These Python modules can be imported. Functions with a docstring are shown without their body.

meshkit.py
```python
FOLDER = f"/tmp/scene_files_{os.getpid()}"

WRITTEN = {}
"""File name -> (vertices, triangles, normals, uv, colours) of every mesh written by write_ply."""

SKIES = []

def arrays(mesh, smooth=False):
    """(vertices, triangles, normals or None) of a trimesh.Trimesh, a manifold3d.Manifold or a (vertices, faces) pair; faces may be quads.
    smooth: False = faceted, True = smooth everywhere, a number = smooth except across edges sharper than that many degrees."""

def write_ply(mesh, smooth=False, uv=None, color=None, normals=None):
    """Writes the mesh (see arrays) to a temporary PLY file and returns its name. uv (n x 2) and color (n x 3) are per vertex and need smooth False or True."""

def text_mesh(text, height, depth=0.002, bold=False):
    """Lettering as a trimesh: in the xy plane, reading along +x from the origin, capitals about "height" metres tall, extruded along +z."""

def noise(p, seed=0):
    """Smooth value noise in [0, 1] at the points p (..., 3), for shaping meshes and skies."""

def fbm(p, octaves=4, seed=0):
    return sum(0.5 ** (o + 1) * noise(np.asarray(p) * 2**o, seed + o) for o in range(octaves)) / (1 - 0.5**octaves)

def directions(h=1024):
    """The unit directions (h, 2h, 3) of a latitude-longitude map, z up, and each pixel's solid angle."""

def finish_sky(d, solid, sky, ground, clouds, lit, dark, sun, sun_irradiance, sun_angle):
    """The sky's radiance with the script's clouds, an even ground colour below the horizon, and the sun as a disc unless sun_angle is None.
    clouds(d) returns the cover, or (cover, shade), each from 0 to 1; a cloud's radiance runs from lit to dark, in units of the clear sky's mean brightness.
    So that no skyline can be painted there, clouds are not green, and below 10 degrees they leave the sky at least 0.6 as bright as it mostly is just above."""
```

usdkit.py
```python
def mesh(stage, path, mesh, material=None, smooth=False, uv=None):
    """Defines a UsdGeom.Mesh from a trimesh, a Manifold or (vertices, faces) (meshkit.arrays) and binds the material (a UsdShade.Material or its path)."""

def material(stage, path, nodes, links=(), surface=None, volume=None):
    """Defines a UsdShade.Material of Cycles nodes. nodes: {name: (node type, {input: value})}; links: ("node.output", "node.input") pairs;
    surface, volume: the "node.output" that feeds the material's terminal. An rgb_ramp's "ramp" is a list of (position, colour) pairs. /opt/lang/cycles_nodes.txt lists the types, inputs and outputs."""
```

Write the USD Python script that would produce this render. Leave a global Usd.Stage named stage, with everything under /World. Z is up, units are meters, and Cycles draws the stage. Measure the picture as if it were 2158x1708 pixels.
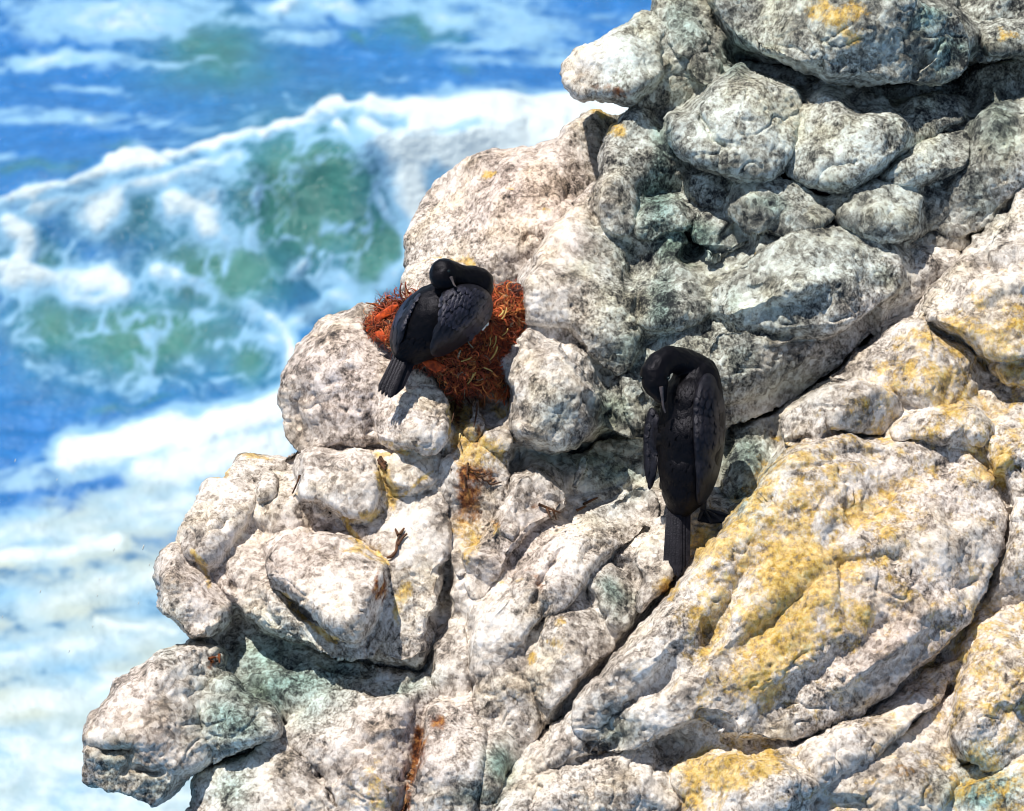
import math, random
import numpy as np
import trimesh, manifold3d, shapely
from scipy import ndimage
from scipy.spatial import Delaunay, cKDTree
from shapely.geometry import Polygon, LineString
from pxr import Usd, UsdGeom, UsdLux, UsdShade, Gf, Sdf, Vt
import usdkit, meshkit

random.seed(7)
RNG = np.random.default_rng(7)
stage = Usd.Stage.CreateInMemory()
UsdGeom.SetStageUpAxis(stage, 'Z')
UsdGeom.Xform.Define(stage, '/World')
UsdGeom.Scope.Define(stage, '/World/Looks')

# ------------------------------------------------------------------ camera, sky, sun, exposure
PITCH = math.radians(27.0)
CAM = np.array([0.0, 0.0, 13.4])
HALF = 1.415 / 14.0                       # tangent of half the horizontal view angle
APERTURE = 36.0
FOCAL = APERTURE / 2 / HALF
cam = UsdGeom.Camera.Define(stage, '/World/camera')
cam.AddTranslateOp().Set(Gf.Vec3d(*CAM))
cam.AddRotateXOp().Set(90.0 - math.degrees(PITCH))
cam.CreateHorizontalApertureAttr(APERTURE)
cam.CreateVerticalApertureAttr(APERTURE * 811 / 1024)
cam.CreateFocalLengthAttr(FOCAL)
cam.CreateFStopAttr(5.6)
cam.CreateFocusDistanceAttr(13.85)
cam.CreateClippingRangeAttr(Gf.Vec2f(0.1, 20000.0))
cam.CreateExposureAttr(0.44)

SUN = np.array([-0.30, -0.08, 0.95]); SUN /= np.linalg.norm(SUN)
elev, rot = math.asin(SUN[2]), math.atan2(SUN[0], SUN[1])
dome = UsdLux.DomeLight.Define(stage, '/World/sky')
sky_mat = usdkit.material(stage, '/World/Looks/sky', {
    'sky': ('sky_texture', {'sky_type': 'single_scattering', 'sun_disc': False, 'sun_elevation': elev, 'sun_rotation': rot,
                            'altitude': 20.0, 'air_density': 1.0, 'aerosol_density': 0.6, 'ozone_density': 1.0}),
    'bg': ('background_shader', {'strength': 0.085})}, [('sky.color', 'bg.color')], surface='bg.background')
UsdShade.MaterialBindingAPI.Apply(dome.GetPrim()).Bind(sky_mat)
dome.GetPrim().SetCustomDataByKey('kind', 'structure')
sun = UsdLux.DistantLight.Define(stage, '/World/sun')
sun.CreateIntensityAttr(1.15); sun.CreateAngleAttr(0.5); sun.CreateColorAttr(Gf.Vec3f(1.0, 0.95, 0.87))
sun.CreateNormalizeAttr(True)
zax = SUN; xax = np.cross([0, 0, 1.0], zax); xax /= np.linalg.norm(xax); yax = np.cross(zax, xax)
sun.AddTransformOp().Set(Gf.Matrix4d(*xax, 0, *yax, 0, *zax, 0, 0, 0, 8, 1))

# ------------------------------------------------------------------ helpers
R_ = np.array([1.0, 0, 0])
F_ = np.array([0, math.cos(PITCH), -math.sin(PITCH)])
U_ = np.array([0, math.sin(PITCH), math.cos(PITCH)])
K = 2 * HALF / 2158.0                     # one measuring unit at one metre; measurements were taken on a 2158 x 1708 plan
def at(x, y, d):
    """a point measured on the plan, at distance d from the viewpoint's plane"""
    x, y, d = np.broadcast_arrays(np.asarray(x, float), np.asarray(y, float), np.asarray(d, float))
    return CAM + d[..., None] * F_ + ((x - 1079) * K * d)[..., None] * R_ - ((y - 854) * K * d)[..., None] * U_
def plan(p):
    q = np.asarray(p) - CAM
    d = q @ F_
    return 1079 + (q @ R_) / (K * d), 854 - (q @ U_) / (K * d), d
TILES = dict(A=(719.2, 0), B=(1438.3, 0), C=(719.2, 569.6), D=(1438.3, 569.6), E=(0, 1138.6), F=(719.2, 1138.6), G=(1438.3, 1138.6), H=(286.5, 802.2))
def tile(name, pts):
    if name == 'd':
        return np.array(pts, float)
    if name == '5':
        return np.array(pts, float) * 0.469 + [1146, 0]
    return np.array(pts, float) / 3.0 + TILES[name]
used = {}
def numbered(parent, name):
    k = used.get((parent, name), 0); used[(parent, name)] = k + 1
    return f'{parent}/{name}' if k == 0 else f'{parent}/{name}_{k:03d}'
def tag(p, label=None, cat=None, group=None, kind=None):
    p = p.GetPrim() if hasattr(p, 'GetPrim') else p
    for k, v in (('label', label), ('category', cat), ('group', group), ('kind', kind)):
        if v: p.SetCustomDataByKey(k, v)
    return p
def thing(name, label=None, cat=None, group=None, kind=None, loc=None):
    x = UsdGeom.Xform.Define(stage, numbered('/World', name))
    if loc is not None: x.AddTranslateOp().Set(Gf.Vec3d(*map(float, loc)))
    tag(x, label, cat, group, kind)
    return str(x.GetPath())
def obj(name, mesh, mat, parent='/World', smooth=True, masks=None, origin=None, label=None):
    v, f = (mesh.vertices, mesh.faces) if hasattr(mesh, 'vertices') else mesh
    v = np.asarray(v, float) - (0 if origin is None else np.asarray(origin))
    m = usdkit.mesh(stage, numbered(parent, name), (v, np.asarray(f)), mat, smooth=smooth)
    for k, a in (masks or {}).items():
        UsdGeom.PrimvarsAPI(m).CreatePrimvar(k, Sdf.ValueTypeNames.Color3fArray, 'vertex').Set(Vt.Vec3fArray.FromNumpy(np.asarray(a, np.float32)))
    if label: tag(m, label)
    return m
noise, fbm = meshkit.noise, meshkit.fbm
def sstep(a, b, x):
    t = np.clip((x - a) / (b - a), 0, 1); return t * t * (3 - 2 * t)
def chaikin(p, n=2):
    p = np.asarray(p, float)
    for _ in range(n):
        q = np.roll(p, -1, 0)
        p = np.stack([0.75 * p + 0.25 * q, 0.25 * p + 0.75 * q], 1).reshape(-1, 2)
    return p
def smooth_line(p, n=2):
    p = np.asarray(p, float)
    for _ in range(n):
        q = np.stack([0.75 * p[:-1] + 0.25 * p[1:], 0.25 * p[:-1] + 0.75 * p[1:]], 1).reshape(-1, 2)
        p = np.vstack([p[:1], q, p[-1:]])
    return p
def line_dist(pts, line):
    """distance of points to a polyline, and the position along it"""
    line = np.asarray(line, float)
    best = np.full(len(pts), 1e9); where = np.zeros(len(pts))
    for i in range(len(line) - 1):
        a, b = line[i], line[i + 1]
        ab = b - a
        t = np.clip(((pts - a) @ ab) / (ab @ ab + 1e-9), 0, 1)
        d = np.hypot(*(pts - a - t[:, None] * ab).T)
        up = d < best
        best[up] = d[up]; where[up] = (i + t[up]) / (len(line) - 1)
    return best, where
def tube(points, radii, sides=5):
    p = np.asarray(points, float)
    t = np.gradient(p, axis=0); t /= np.linalg.norm(t, axis=1, keepdims=True) + 1e-12
    a = np.cross(t, np.where(np.abs(t[:, 2:]) < 0.9, [0, 0, 1.0], [1.0, 0, 0])); a /= np.linalg.norm(a, axis=1, keepdims=True) + 1e-12
    b, ang = np.cross(t, a), np.arange(sides) * 2 * np.pi / sides
    v = p[:, None] + np.broadcast_to(radii, (len(p),))[:, None, None] * (np.cos(ang)[None, :, None] * a[:, None] + np.sin(ang)[None, :, None] * b[:, None])
    i, j = np.meshgrid(np.arange(len(p) - 1), np.arange(sides), indexing='ij')
    q = np.stack([i * sides + j, i * sides + (j + 1) % sides, (i + 1) * sides + (j + 1) % sides, (i + 1) * sides + j], -1).reshape(-1, 4)
    return v.reshape(-1, 3), np.vstack([q[:, [0, 1, 2]], q[:, [0, 2, 3]]])
def join(parts):
    vs, fs, n = [], [], 0
    for v, f in parts:
        vs.append(v); fs.append(np.asarray(f) + n); n += len(v)
    return np.vstack(vs), np.vstack(fs)

# ------------------------------------------------------------------ materials
def M(name, nodes, links, surface='p.BSDF'):
    return usdkit.material(stage, '/World/Looks/' + name, nodes, links, surface=surface)

def rock_material():
    n = {
        'g': ('geometry', {}),
        'map': ('mapping', {'scale': (1.0, 1.0, 0.78)}),
        'ma': ('attribute', {'attribute': 'paint_a'}), 'mb': ('attribute', {'attribute': 'paint_b'}),
        'sa': ('separate_color', {}), 'sb': ('separate_color', {}),
        'n0': ('noise_texture', {'scale': 9.0, 'detail': 4.0, 'roughness': 0.6}),
        'n1': ('noise_texture', {'scale': 24.0, 'detail': 7.0, 'roughness': 0.74, 'distortion': 0.5}),
        'n2': ('noise_texture', {'scale': 125.0, 'detail': 4.0, 'roughness': 0.75}),
        'n5': ('noise_texture', {'scale': 6.5, 'detail': 3.0, 'roughness': 0.6}),
        'vor': ('voronoi_texture', {'scale': 75.0}), 'vbw': ('separate_color', {}),
        'v6': ('math', {'math_type': 'multiply_add', 'value2': 0.20}),
        'och': ('map_range', {'range_type': 'smoothstep', 'from_min': 0.46, 'from_max': 0.72}), 'ochm': ('mix_color', {'blend_type': 'multiply', 'b': (1.0, 0.95, 0.83)}),
        'n3': ('noise_texture', {'scale': 20.0, 'detail': 8.0, 'roughness': 0.74}),
        'n4': ('noise_texture', {'scale': 55.0, 'detail': 4.0, 'roughness': 0.7}),
        # brightness value: coarse and fine grain, more where droppings whiten it, less on bare stone
        'v1': ('math', {'math_type': 'multiply_add', 'value2': 1.02, 'value3': -0.492}),
        'n6': ('noise_texture', {'scale': 3.6, 'detail': 2.0}), 'wmap': ('map_range', {'range_type': 'smoothstep', 'from_min': 0.36, 'from_max': 0.64, 'to_min': 0.35, 'to_max': 1.45}),
        'n2c': ('math', {'math_type': 'subtract', 'value2': 0.5}), 'n2w': ('math', {'math_type': 'multiply'}),
        'v2': ('math', {'math_type': 'multiply_add', 'value2': 0.80}),
        'v3': ('math', {'math_type': 'multiply_add', 'value2': 0.24}),
        'v4': ('math', {'math_type': 'multiply_add', 'value2': -0.13}),
        'v5': ('math', {'math_type': 'multiply_add', 'value2': 0.75}),
        'ramp': ('rgb_ramp', {'ramp': [(0.20, (0.018, 0.017, 0.018)), (0.32, (0.095, 0.083, 0.074)), (0.43, (0.235, 0.198, 0.165)), (0.54, (0.41, 0.36, 0.312)), (0.66, (0.60, 0.545, 0.485)), (0.88, (0.80, 0.76, 0.715))]}),
        # bare grey-green stone
        'teal': ('mix_color', {'blend_type': 'multiply', 'b': (0.52, 0.86, 0.88)}),
        'tealf': ('math', {'math_type': 'multiply', 'value2': 1.0, 'use_clamp': True}),
        # lichen
        'yl': ('math', {'math_type': 'multiply_add', 'value2': 2.2, 'value3': -1.2}),
        'yl2': ('math', {'math_type': 'multiply_add', 'value2': 1.0}),
        'ylc': ('map_range', {'range_type': 'smoothstep', 'from_min': 0.30, 'from_max': 0.70, 'to_max': 0.70}),
        'ycol': ('rgb_ramp', {'ramp': [(0.33, (0.12, 0.09, 0.03)), (0.44, (0.40, 0.235, 0.03)), (0.54, (0.64, 0.40, 0.05)), (0.66, (0.64, 0.54, 0.24))]}),
        'ymix': ('mix_color', {}),
        # rust and old weed stains
        'rs': ('math', {'math_type': 'multiply_add', 'value2': 2.0, 'value3': -1.08}),
        'rs2': ('math', {'math_type': 'multiply_add', 'value2': 1.0}),
        'rsc': ('map_range', {'range_type': 'smoothstep', 'from_min': 0.2, 'from_max': 0.8}),
        'rcol': ('rgb_ramp', {'ramp': [(0.38, (0.035, 0.012, 0.006)), (0.5, (0.17, 0.055, 0.018)), (0.62, (0.36, 0.17, 0.05))]}),
        'rmix': ('mix_color', {}),
        # lilac warmth
        'pink': ('mix_color', {'blend_type': 'multiply', 'b': (1.0, 0.90, 0.885)}),
        'bump1': ('bump', {'strength': 0.55, 'distance': 0.012}),
        'bump2': ('bump', {'strength': 0.55, 'distance': 0.004}),
        'p': ('principled_bsdf', {'roughness': 0.85, 'specular_ior_level': 0.25}),
    }
    l = [('g.position', 'map.vector')] + [('map.vector', f'{k}.vector') for k in ('n0', 'n1', 'n2', 'n3', 'n4')] + [
        ('ma.color', 'sa.color'), ('mb.color', 'sb.color'),
        ('n1.fac', 'v1.value1'), ('n2.fac', 'n2c.value1'), ('map.vector', 'n6.vector'), ('n6.fac', 'wmap.value'), ('n2c.value', 'n2w.value1'), ('wmap.result', 'n2w.value2'), ('n2w.value', 'v2.value1'), ('v1.value', 'v2.value3'), ('sb.r', 'v3.value1'), ('v2.value', 'v3.value3'),
        ('sa.b', 'v4.value1'), ('v3.value', 'v4.value3'), ('n0.fac', 'v5.value1'), ('v4.value', 'v5.value3'), ('v5.value', 'v6.value3'), ('vbw.r', 'v6.value1'), ('vor.color', 'vbw.color'), ('map.vector', 'vor.vector'), ('map.vector', 'n5.vector'), ('v6.value', 'ramp.fac'), ('n5.fac', 'och.value'), ('och.result', 'ochm.fac'),
        ('sb.g', 'pink.fac'), ('ramp.color', 'ochm.a'), ('ochm.result', 'pink.a'),
        ('sa.b', 'tealf.value1'), ('tealf.value', 'teal.fac'), ('pink.result', 'teal.a'),
        ('n3.fac', 'yl.value1'), ('sa.r', 'yl2.value1'), ('yl.value', 'yl2.value3'), ('yl2.value', 'ylc.value'),
        ('ylc.result', 'ymix.fac'), ('teal.result', 'ymix.a'), ('n4.fac', 'ycol.fac'), ('ycol.color', 'ymix.b'),
        ('n3.fac', 'rs.value1'), ('sa.g', 'rs2.value1'), ('rs.value', 'rs2.value3'), ('rs2.value', 'rsc.value'),
        ('rsc.result', 'rmix.fac'), ('ymix.result', 'rmix.a'), ('n4.fac', 'rcol.fac'), ('rcol.color', 'rmix.b'),
        ('rmix.result', 'p.base_color'),
        ('n1.fac', 'bump1.height'), ('n2.fac', 'bump2.height'), ('bump1.normal', 'bump2.normal'), ('bump2.normal', 'p.normal')]
    return M('rock', n, l)
ROCK = rock_material()

def sea_material():
    n = {
        'g': ('geometry', {}), 'a': ('attribute', {'attribute': 'paint_a'}), 's': ('separate_color', {}),
        'n1': ('noise_texture', {'scale': 5.0, 'detail': 6.0, 'roughness': 0.65, 'distortion': 0.6}),
        'n2': ('noise_texture', {'scale': 26.0, 'detail': 4.0, 'roughness': 0.6}),
        'teal': ('mix_color', {'a': (0.022, 0.142, 0.39), 'b': (0.046, 0.172, 0.156)}),
        'tv': ('math', {'math_type': 'multiply_add', 'value2': 0.9, 'value3': 0.55}),
        'tvar': ('mix_color', {'blend_type': 'multiply', 'fac': 1.0}),
        'fa': ('math', {'math_type': 'multiply_add', 'value2': 0.9}),
        'fb': ('math', {'math_type': 'multiply_add', 'value2': 1.0, 'value3': -0.45}),
        'filmb': ('mix_color', {'a': (0.19, 0.37, 0.53), 'b': (0.37, 0.43, 0.39)}),
        'film': ('mix_color', {}),
        'filmc': ('map_range', {'range_type': 'smoothstep', 'from_min': 0.18, 'from_max': 0.52}),
        'foam': ('mix_color', {'b': (0.54, 0.62, 0.64)}),
        'foamc': ('map_range', {'range_type': 'smoothstep', 'from_min': 0.52, 'from_max': 1.0}),
        'rough': ('map_range', {'from_min': 0.1, 'from_max': 0.6, 'to_min': 0.16, 'to_max': 0.9, 'clamp': True}),
        'bump': ('bump', {'strength': 0.5, 'distance': 0.06}),
        'p': ('principled_bsdf', {'ior': 1.33, 'specular_ior_level': 0.5}),
    }
    l = [('g.position', 'n1.vector'), ('g.position', 'n2.vector'), ('a.color', 's.color'),
         ('s.g', 'teal.fac'), ('n1.fac', 'tv.value1'), ('teal.result', 'tvar.a'), ('tv.value', 'tvar.b'),
         ('n1.fac', 'fa.value1'), ('fb.value', 'fa.value3'), ('s.r', 'fb.value1'),
         ('fa.value', 'filmc.value'), ('fa.value', 'foamc.value'), ('filmc.result', 'film.fac'), ('s.b', 'filmb.fac'), ('filmb.result', 'film.b'), ('tvar.result', 'film.a'),
         ('foamc.result', 'foam.fac'), ('film.result', 'foam.a'), ('foam.result', 'p.base_color'),
         ('fa.value', 'rough.value'), ('rough.result', 'p.roughness'), ('n2.fac', 'bump.height'), ('bump.normal', 'p.normal')]
    return M('sea_water', n, l)
SEA = sea_material()

def feather_material(name, col, col2, rough=0.42, scale=60.0, spec=0.14):
    return M(name, {
        'tc': ('texture_coordinate', {}),
        'n': ('noise_texture', {'scale': scale, 'detail': 4.0, 'roughness': 0.65}),
        'r': ('rgb_ramp', {'ramp': [(0.35, col), (0.7, col2)]}),
        'n2': ('noise_texture', {'scale': scale * 5, 'detail': 2.0}),
        'b': ('bump', {'strength': 0.45, 'distance': 0.003}),
        'p': ('principled_bsdf', {'roughness': rough, 'specular_ior_level': spec, 'specular_tint': (0.85, 0.85, 1.0)})},
        [('tc.object', 'n.vector'), ('tc.object', 'n2.vector'), ('n.fac', 'r.fac'), ('r.color', 'p.base_color'), ('n2.fac', 'b.height'), ('b.normal', 'p.normal')])
BLACK = feather_material('black_plumage', (0.0016, 0.0015, 0.0018), (0.0042, 0.0037, 0.0048), 0.42, 60.0, 0.12)
WINGM = feather_material('wing_plumage', (0.003, 0.0028, 0.0036), (0.013, 0.0125, 0.017), 0.40, 90.0, 0.24)
FEATH = feather_material('wing_feather', (0.005, 0.005, 0.0075), (0.032, 0.031, 0.046), 0.36, 90.0, 0.32)
TAILM = feather_material('tail_feather', (0.005, 0.0048, 0.006), (0.017, 0.0155, 0.019), 0.45, 50.0)
def plain(name, c1, c2, rough=0.7, scale=40.0, tr=0.0):
    nodes = {'g': ('geometry', {}), 'n': ('noise_texture', {'scale': scale, 'detail': 4.0, 'roughness': 0.6}), 'r': ('rgb_ramp', {'ramp': [(0.35, c1), (0.65, c2)]}),
             'p': ('principled_bsdf', {'roughness': rough, 'specular_ior_level': 0.3})}
    return M(name, nodes, [('g.position', 'n.vector'), ('n.fac', 'r.fac'), ('r.color', 'p.base_color')])
BILL = plain('bill_horn', (0.035, 0.029, 0.029), (0.11, 0.085, 0.082), 0.5)
SKIN = plain('dark_skin', (0.012, 0.011, 0.012), (0.03, 0.028, 0.03), 0.55)
EYE = plain('eye', (0.004, 0.008, 0.009), (0.006, 0.012, 0.013), 0.2)
WEED = M('red_seaweed', {
    'i': ('attribute', {'attribute': 'paint_a'}), 'n': ('noise_texture', {'scale': 30.0, 'detail': 3.0}), 'g': ('geometry', {}),
    'v': ('math', {'math_type': 'multiply_add', 'value2': 0.8, 'value3': 0.6}), 'm': ('mix_color', {'blend_type': 'multiply', 'fac': 1.0}),
    'p': ('principled_bsdf', {'roughness': 0.6, 'specular_ior_level': 0.3})},
    [('g.position', 'n.vector'), ('n.fac', 'v.value1'), ('i.color', 'm.a'), ('v.value', 'm.b'), ('m.result', 'p.base_color')])
MOUND = plain('packed_weed', (0.010, 0.005, 0.004), (0.07, 0.02, 0.011), 0.8, 60.0)
RUSTW = plain('rusty_weed', (0.07, 0.02, 0.008), (0.26, 0.075, 0.02), 0.8)
STRAW = plain('straw', (0.42, 0.25, 0.06), (0.62, 0.44, 0.14), 0.6)
DOWN = plain('down', (0.66, 0.62, 0.5), (0.8, 0.77, 0.68), 0.8)
TWIG = plain('dark_twig', (0.03, 0.015, 0.008), (0.12, 0.05, 0.02), 0.7)
ORANGE = plain('orange_weed', (0.26, 0.03, 0.007), (0.66, 0.09, 0.012), 0.7, 90.0)

# ------------------------------------------------------------------ the rocks: paint and relief that run over all of them
YELLOW = [(1690,1200,150,110,1),(1640,1340,110,120,1),(1830,1080,120,70,.8),(1950,1000,90,60,.5),(1760,1300,120,90,.75),(1600,1440,90,80,.8),(1990,780,50,70,.8),(2010,850,70,50,.8),
    (2100,990,60,50,1),(2060,950,50,30,.9),(1930,930,40,20,.6),(1490,1150,60,50,1),(1410,1245,30,22,1),(1520,1620,90,60,1),(1480,1680,60,50,.8),(1600,1600,60,40,.9),(1850,1420,40,25,.5),
    (2080,1520,70,90,.5),(2080,700,60,40,.4),(2100,600,60,60,.35),(1770,20,60,35,.9),(1790,60,30,60,.7),(1735,30,20,15,.6),(2120,70,30,20,.6),(1880,1260,60,40,.4),
    (560,965,50,15,1),(470,1010,40,12,.9),(815,1030,24,48,1.1),(780,1085,45,20,.7),(765,1150,40,14,.9),(850,1240,24,50,.9),(832,1300,18,30,.8),(820,955,40,12,.8),(620,1040,20,15,.5),(735,1010,30,15,.5),
    (962,890,30,80,1.05),(1000,960,60,60,.9),(985,1140,30,60,.9),(1040,870,30,30,.9),(1000,1100,40,60,.55),(1060,860,22,24,.8),(930,545,75,14,.75),(990,555,20,20,.9),(1035,380,22,13,.8),(1085,402,15,8,.7),(1145,430,12,10,.6),(1262,246,36,14,1),(1298,268,22,22,.9),
    (1112,1395,15,16,1),(1180,1350,50,30,.6),(1180,1295,20,22,.7),(780,1640,70,50,.6),(800,1690,50,40,.7),(1330,1420,30,18,.6),(1080,1460,50,40,.35),(1040,1110,12,30,.6),(1060,1220,40,10,.5),(1590,530,30,12,.3),(1700,1010,50,18,.4),(1640,920,22,8,.8)]
YLINES = [([(395,1160),(430,1205),(436,1240)],9,.9),([(590,1235),(625,1290),(660,1325),(710,1355)],8,.95),([(720,1090),(760,1140),(815,1175)],8,.9),([(930,945),(800,930)],6,.6),([(905,1000),(860,1040),(800,1050)],8,.7)]
RUST = [(1310,196,50,12,.8),(1240,196,30,8,.5),(1000,1010,46,34,.85),(960,960,20,60,.5),(975,1100,26,50,.45),(985,1050,34,48,.8),(1000,1085,40,24,.7),(955,860,14,40,.6),(804,1230,9,42,1),(1130,1225,16,36,.6),(1105,1200,24,16,.5),(1400,1250,16,14,.7),(540,1130,22,14,.4),(452,1390,14,10,.7),
    (1170,1085,26,16,.7),(1130,1070,20,10,.6),(1040,1100,16,14,.5),(1200,1060,30,12,.5),(925,1510,22,22,.8),(1900,1620,50,30,.35),(1000,850,60,24,.7),(760,930,30,8,.4),(1320,205,26,14,.6)]
RLINES = [([(890,1540),(872,1620),(850,1710)],16,.9),([(970,840),(955,900)],10,.8),([(1005,900),(1000,1000)],8,.6)]
TEAL = [(1450,60,60,80,.7),(1480,160,60,60,.5),(1390,430,60,100,1),(1400,330,40,100,.9),(1320,520,40,60,.6),(1420,520,60,60,1),(1400,640,50,90,.9),(1480,500,60,50,1.1),(1550,110,60,70,.8),(1620,110,30,40,.5),
    (1960,40,60,40,1),(2010,100,60,40,1),(1990,130,40,60,.8),(2120,80,80,60,.5),(1330,740,60,60,.7),(1290,860,40,60,.7),(1250,960,100,30,.8),(1300,1000,70,40,.8),(1570,960,60,60,.8),(1560,1040,50,50,.8),(1930,350,60,50,.3),
    (2100,250,80,120,.7),(2060,400,60,80,.5),(1620,430,70,30,.8),(1660,460,60,30,.5),(490,1520,70,70,.9),(600,1440,140,60,1),(560,1390,90,60,.9),(480,1650,50,50,.6),(1062,1610,30,40,1),(1300,1250,30,40,.8),(1290,1530,40,40,.5),
    (2060,1670,70,45,1.2),(2060,1600,40,30,.7),(1000,1680,60,30,.6),(1560,760,60,60,.6),(1650,800,100,60,.5),(1540,640,40,60,.6),(1740,560,140,60,.35),(1850,580,50,50,.5),(1180,870,50,50,.35),(1240,560,40,40,.3),(700,1420,80,30,.9),(850,1440,60,30,.6),
    (1880,260,40,60,.5),(1700,230,30,30,.3),(1610,250,30,40,.4),(1450,320,30,30,.4),(1240,430,30,50,.2),(330,1660,60,30,.4),(230,1620,40,60,.4),(350,1330,30,60,.3)]
WHITE = [(1000,400,120,70,.5),(1540,260,90,80,.8),(1680,270,70,100,.7),(1800,310,80,70,.7),(1720,130,200,40,.6),(1880,420,60,40,.7),(1960,310,60,40,.5),(1600,420,50,30,.5),(1290,110,110,80,1.25),(480,1060,90,110,.8),(620,1100,80,80,.5),(690,1250,100,90,.8),(860,1100,70,110,.9),(860,870,70,90,.8),(700,1030,70,60,.9),(860,990,50,50,.9),(330,1450,90,130,.5),(1120,500,130,90,.7),(1180,640,40,90,.6),
    (1030,1290,70,110,.9),(1200,1170,60,70,.9),(1300,1070,70,40,.8),(1340,1080,50,50,.8),(1370,1150,30,40,.8),(1640,280,70,90,.6),(1770,310,70,70,.7),(1600,640,80,26,.9),(1700,560,130,22,.9),(1760,120,120,90,.5),(1850,230,60,40,.3),(1880,400,60,50,.5),
    (1120,620,20,60,.7),(420,1250,80,80,.5),(700,800,90,100,.45),(1130,960,50,40,.7),(1500,1260,100,70,.6),(1350,1400,90,90,.5),(1950,660,120,120,.5),(1690,880,80,60,.6),(1720,1030,120,60,.5),(1980,1120,80,90,.45),(640,1510,60,50,.5),(700,1560,90,60,.5),
    (1100,800,60,60,.4),(960,400,120,70,.6),(1180,330,80,40,.5),(1700,1250,40,120,.2),(1950,1480,150,80,.4),(1130,1380,60,90,.6),(1550,1500,90,60,.4),(2090,1400,80,120,.4),(890,1290,50,60,.7)]
PINK = [(1100,400,220,120,.9),(730,810,140,140,.8),(420,1250,120,100,.5),(640,1160,140,90,.6),(250,1500,120,150,.5),(850,1550,160,120,.6),(1900,1350,200,150,.6),(1640,800,120,70,.9),(1950,1050,150,100,.4),(1100,1150,120,100,.5),(1700,200,150,90,.3)]
def paint(P):
    x, y, _ = plan(P)
    w1, w2 = fbm(P * 9.0, 3, 11) - 0.5, fbm(P * 9.0, 3, 12) - 0.5
    xy = np.stack([x + 70 * w1, y + 70 * w2], 1)
    def blobs(lst):
        m = np.zeros(len(xy))
        for bx, by, rx, ry, s in lst:
            q = ((xy[:, 0] - bx) / rx) ** 2 + ((xy[:, 1] - by) / ry) ** 2
            m = np.maximum(m, s * np.exp(-0.9 * q))
        return m
    def lines(m, lst):
        for ln, w, s in lst:
            ln = np.array(ln, float)
            near = (xy[:, 0] > ln[:, 0].min() - 60) & (xy[:, 0] < ln[:, 0].max() + 60) & (xy[:, 1] > ln[:, 1].min() - 60) & (xy[:, 1] < ln[:, 1].max() + 60)
            if near.any():
                d, _ = line_dist(xy[near] * 0.6 + np.stack([x, y], 1)[near] * 0.4, ln)
                m[near] = np.maximum(m[near], s * np.exp(-(d / w) ** 2))
        return m
    yel = lines(blobs(YELLOW), YLINES)
    rus = lines(blobs(RUST), RLINES)
    above = sstep(-60, 120, -(xy[:, 1] - (940 - 0.86 * (xy[:, 0] - 1480)))) * sstep(1180, 1330, xy[:, 0])
    tea = np.maximum(blobs(TEAL), 0.40 * above)
    slab = sstep(0, 200, (xy[:, 1] - (960 - 0.86 * (xy[:, 0] - 1480)))) * sstep(1350, 1500, xy[:, 0])
    yel = np.maximum(yel, (0.34 + 0.9 * np.clip(fbm(P * 3.0, 3, 14) - .35, 0, 1)) * slab)
    whi = np.maximum(blobs(WHITE), 0.30 * (1 - above))
    whi = np.maximum(whi, 0.5 * sstep(.58, .76, fbm(P * [12.0, 12.0, 1.6], 3, 33)))
    pin = blobs(PINK)
    return np.stack([yel, rus, tea], 1), np.stack([whi, pin, 0 * pin], 1)

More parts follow.
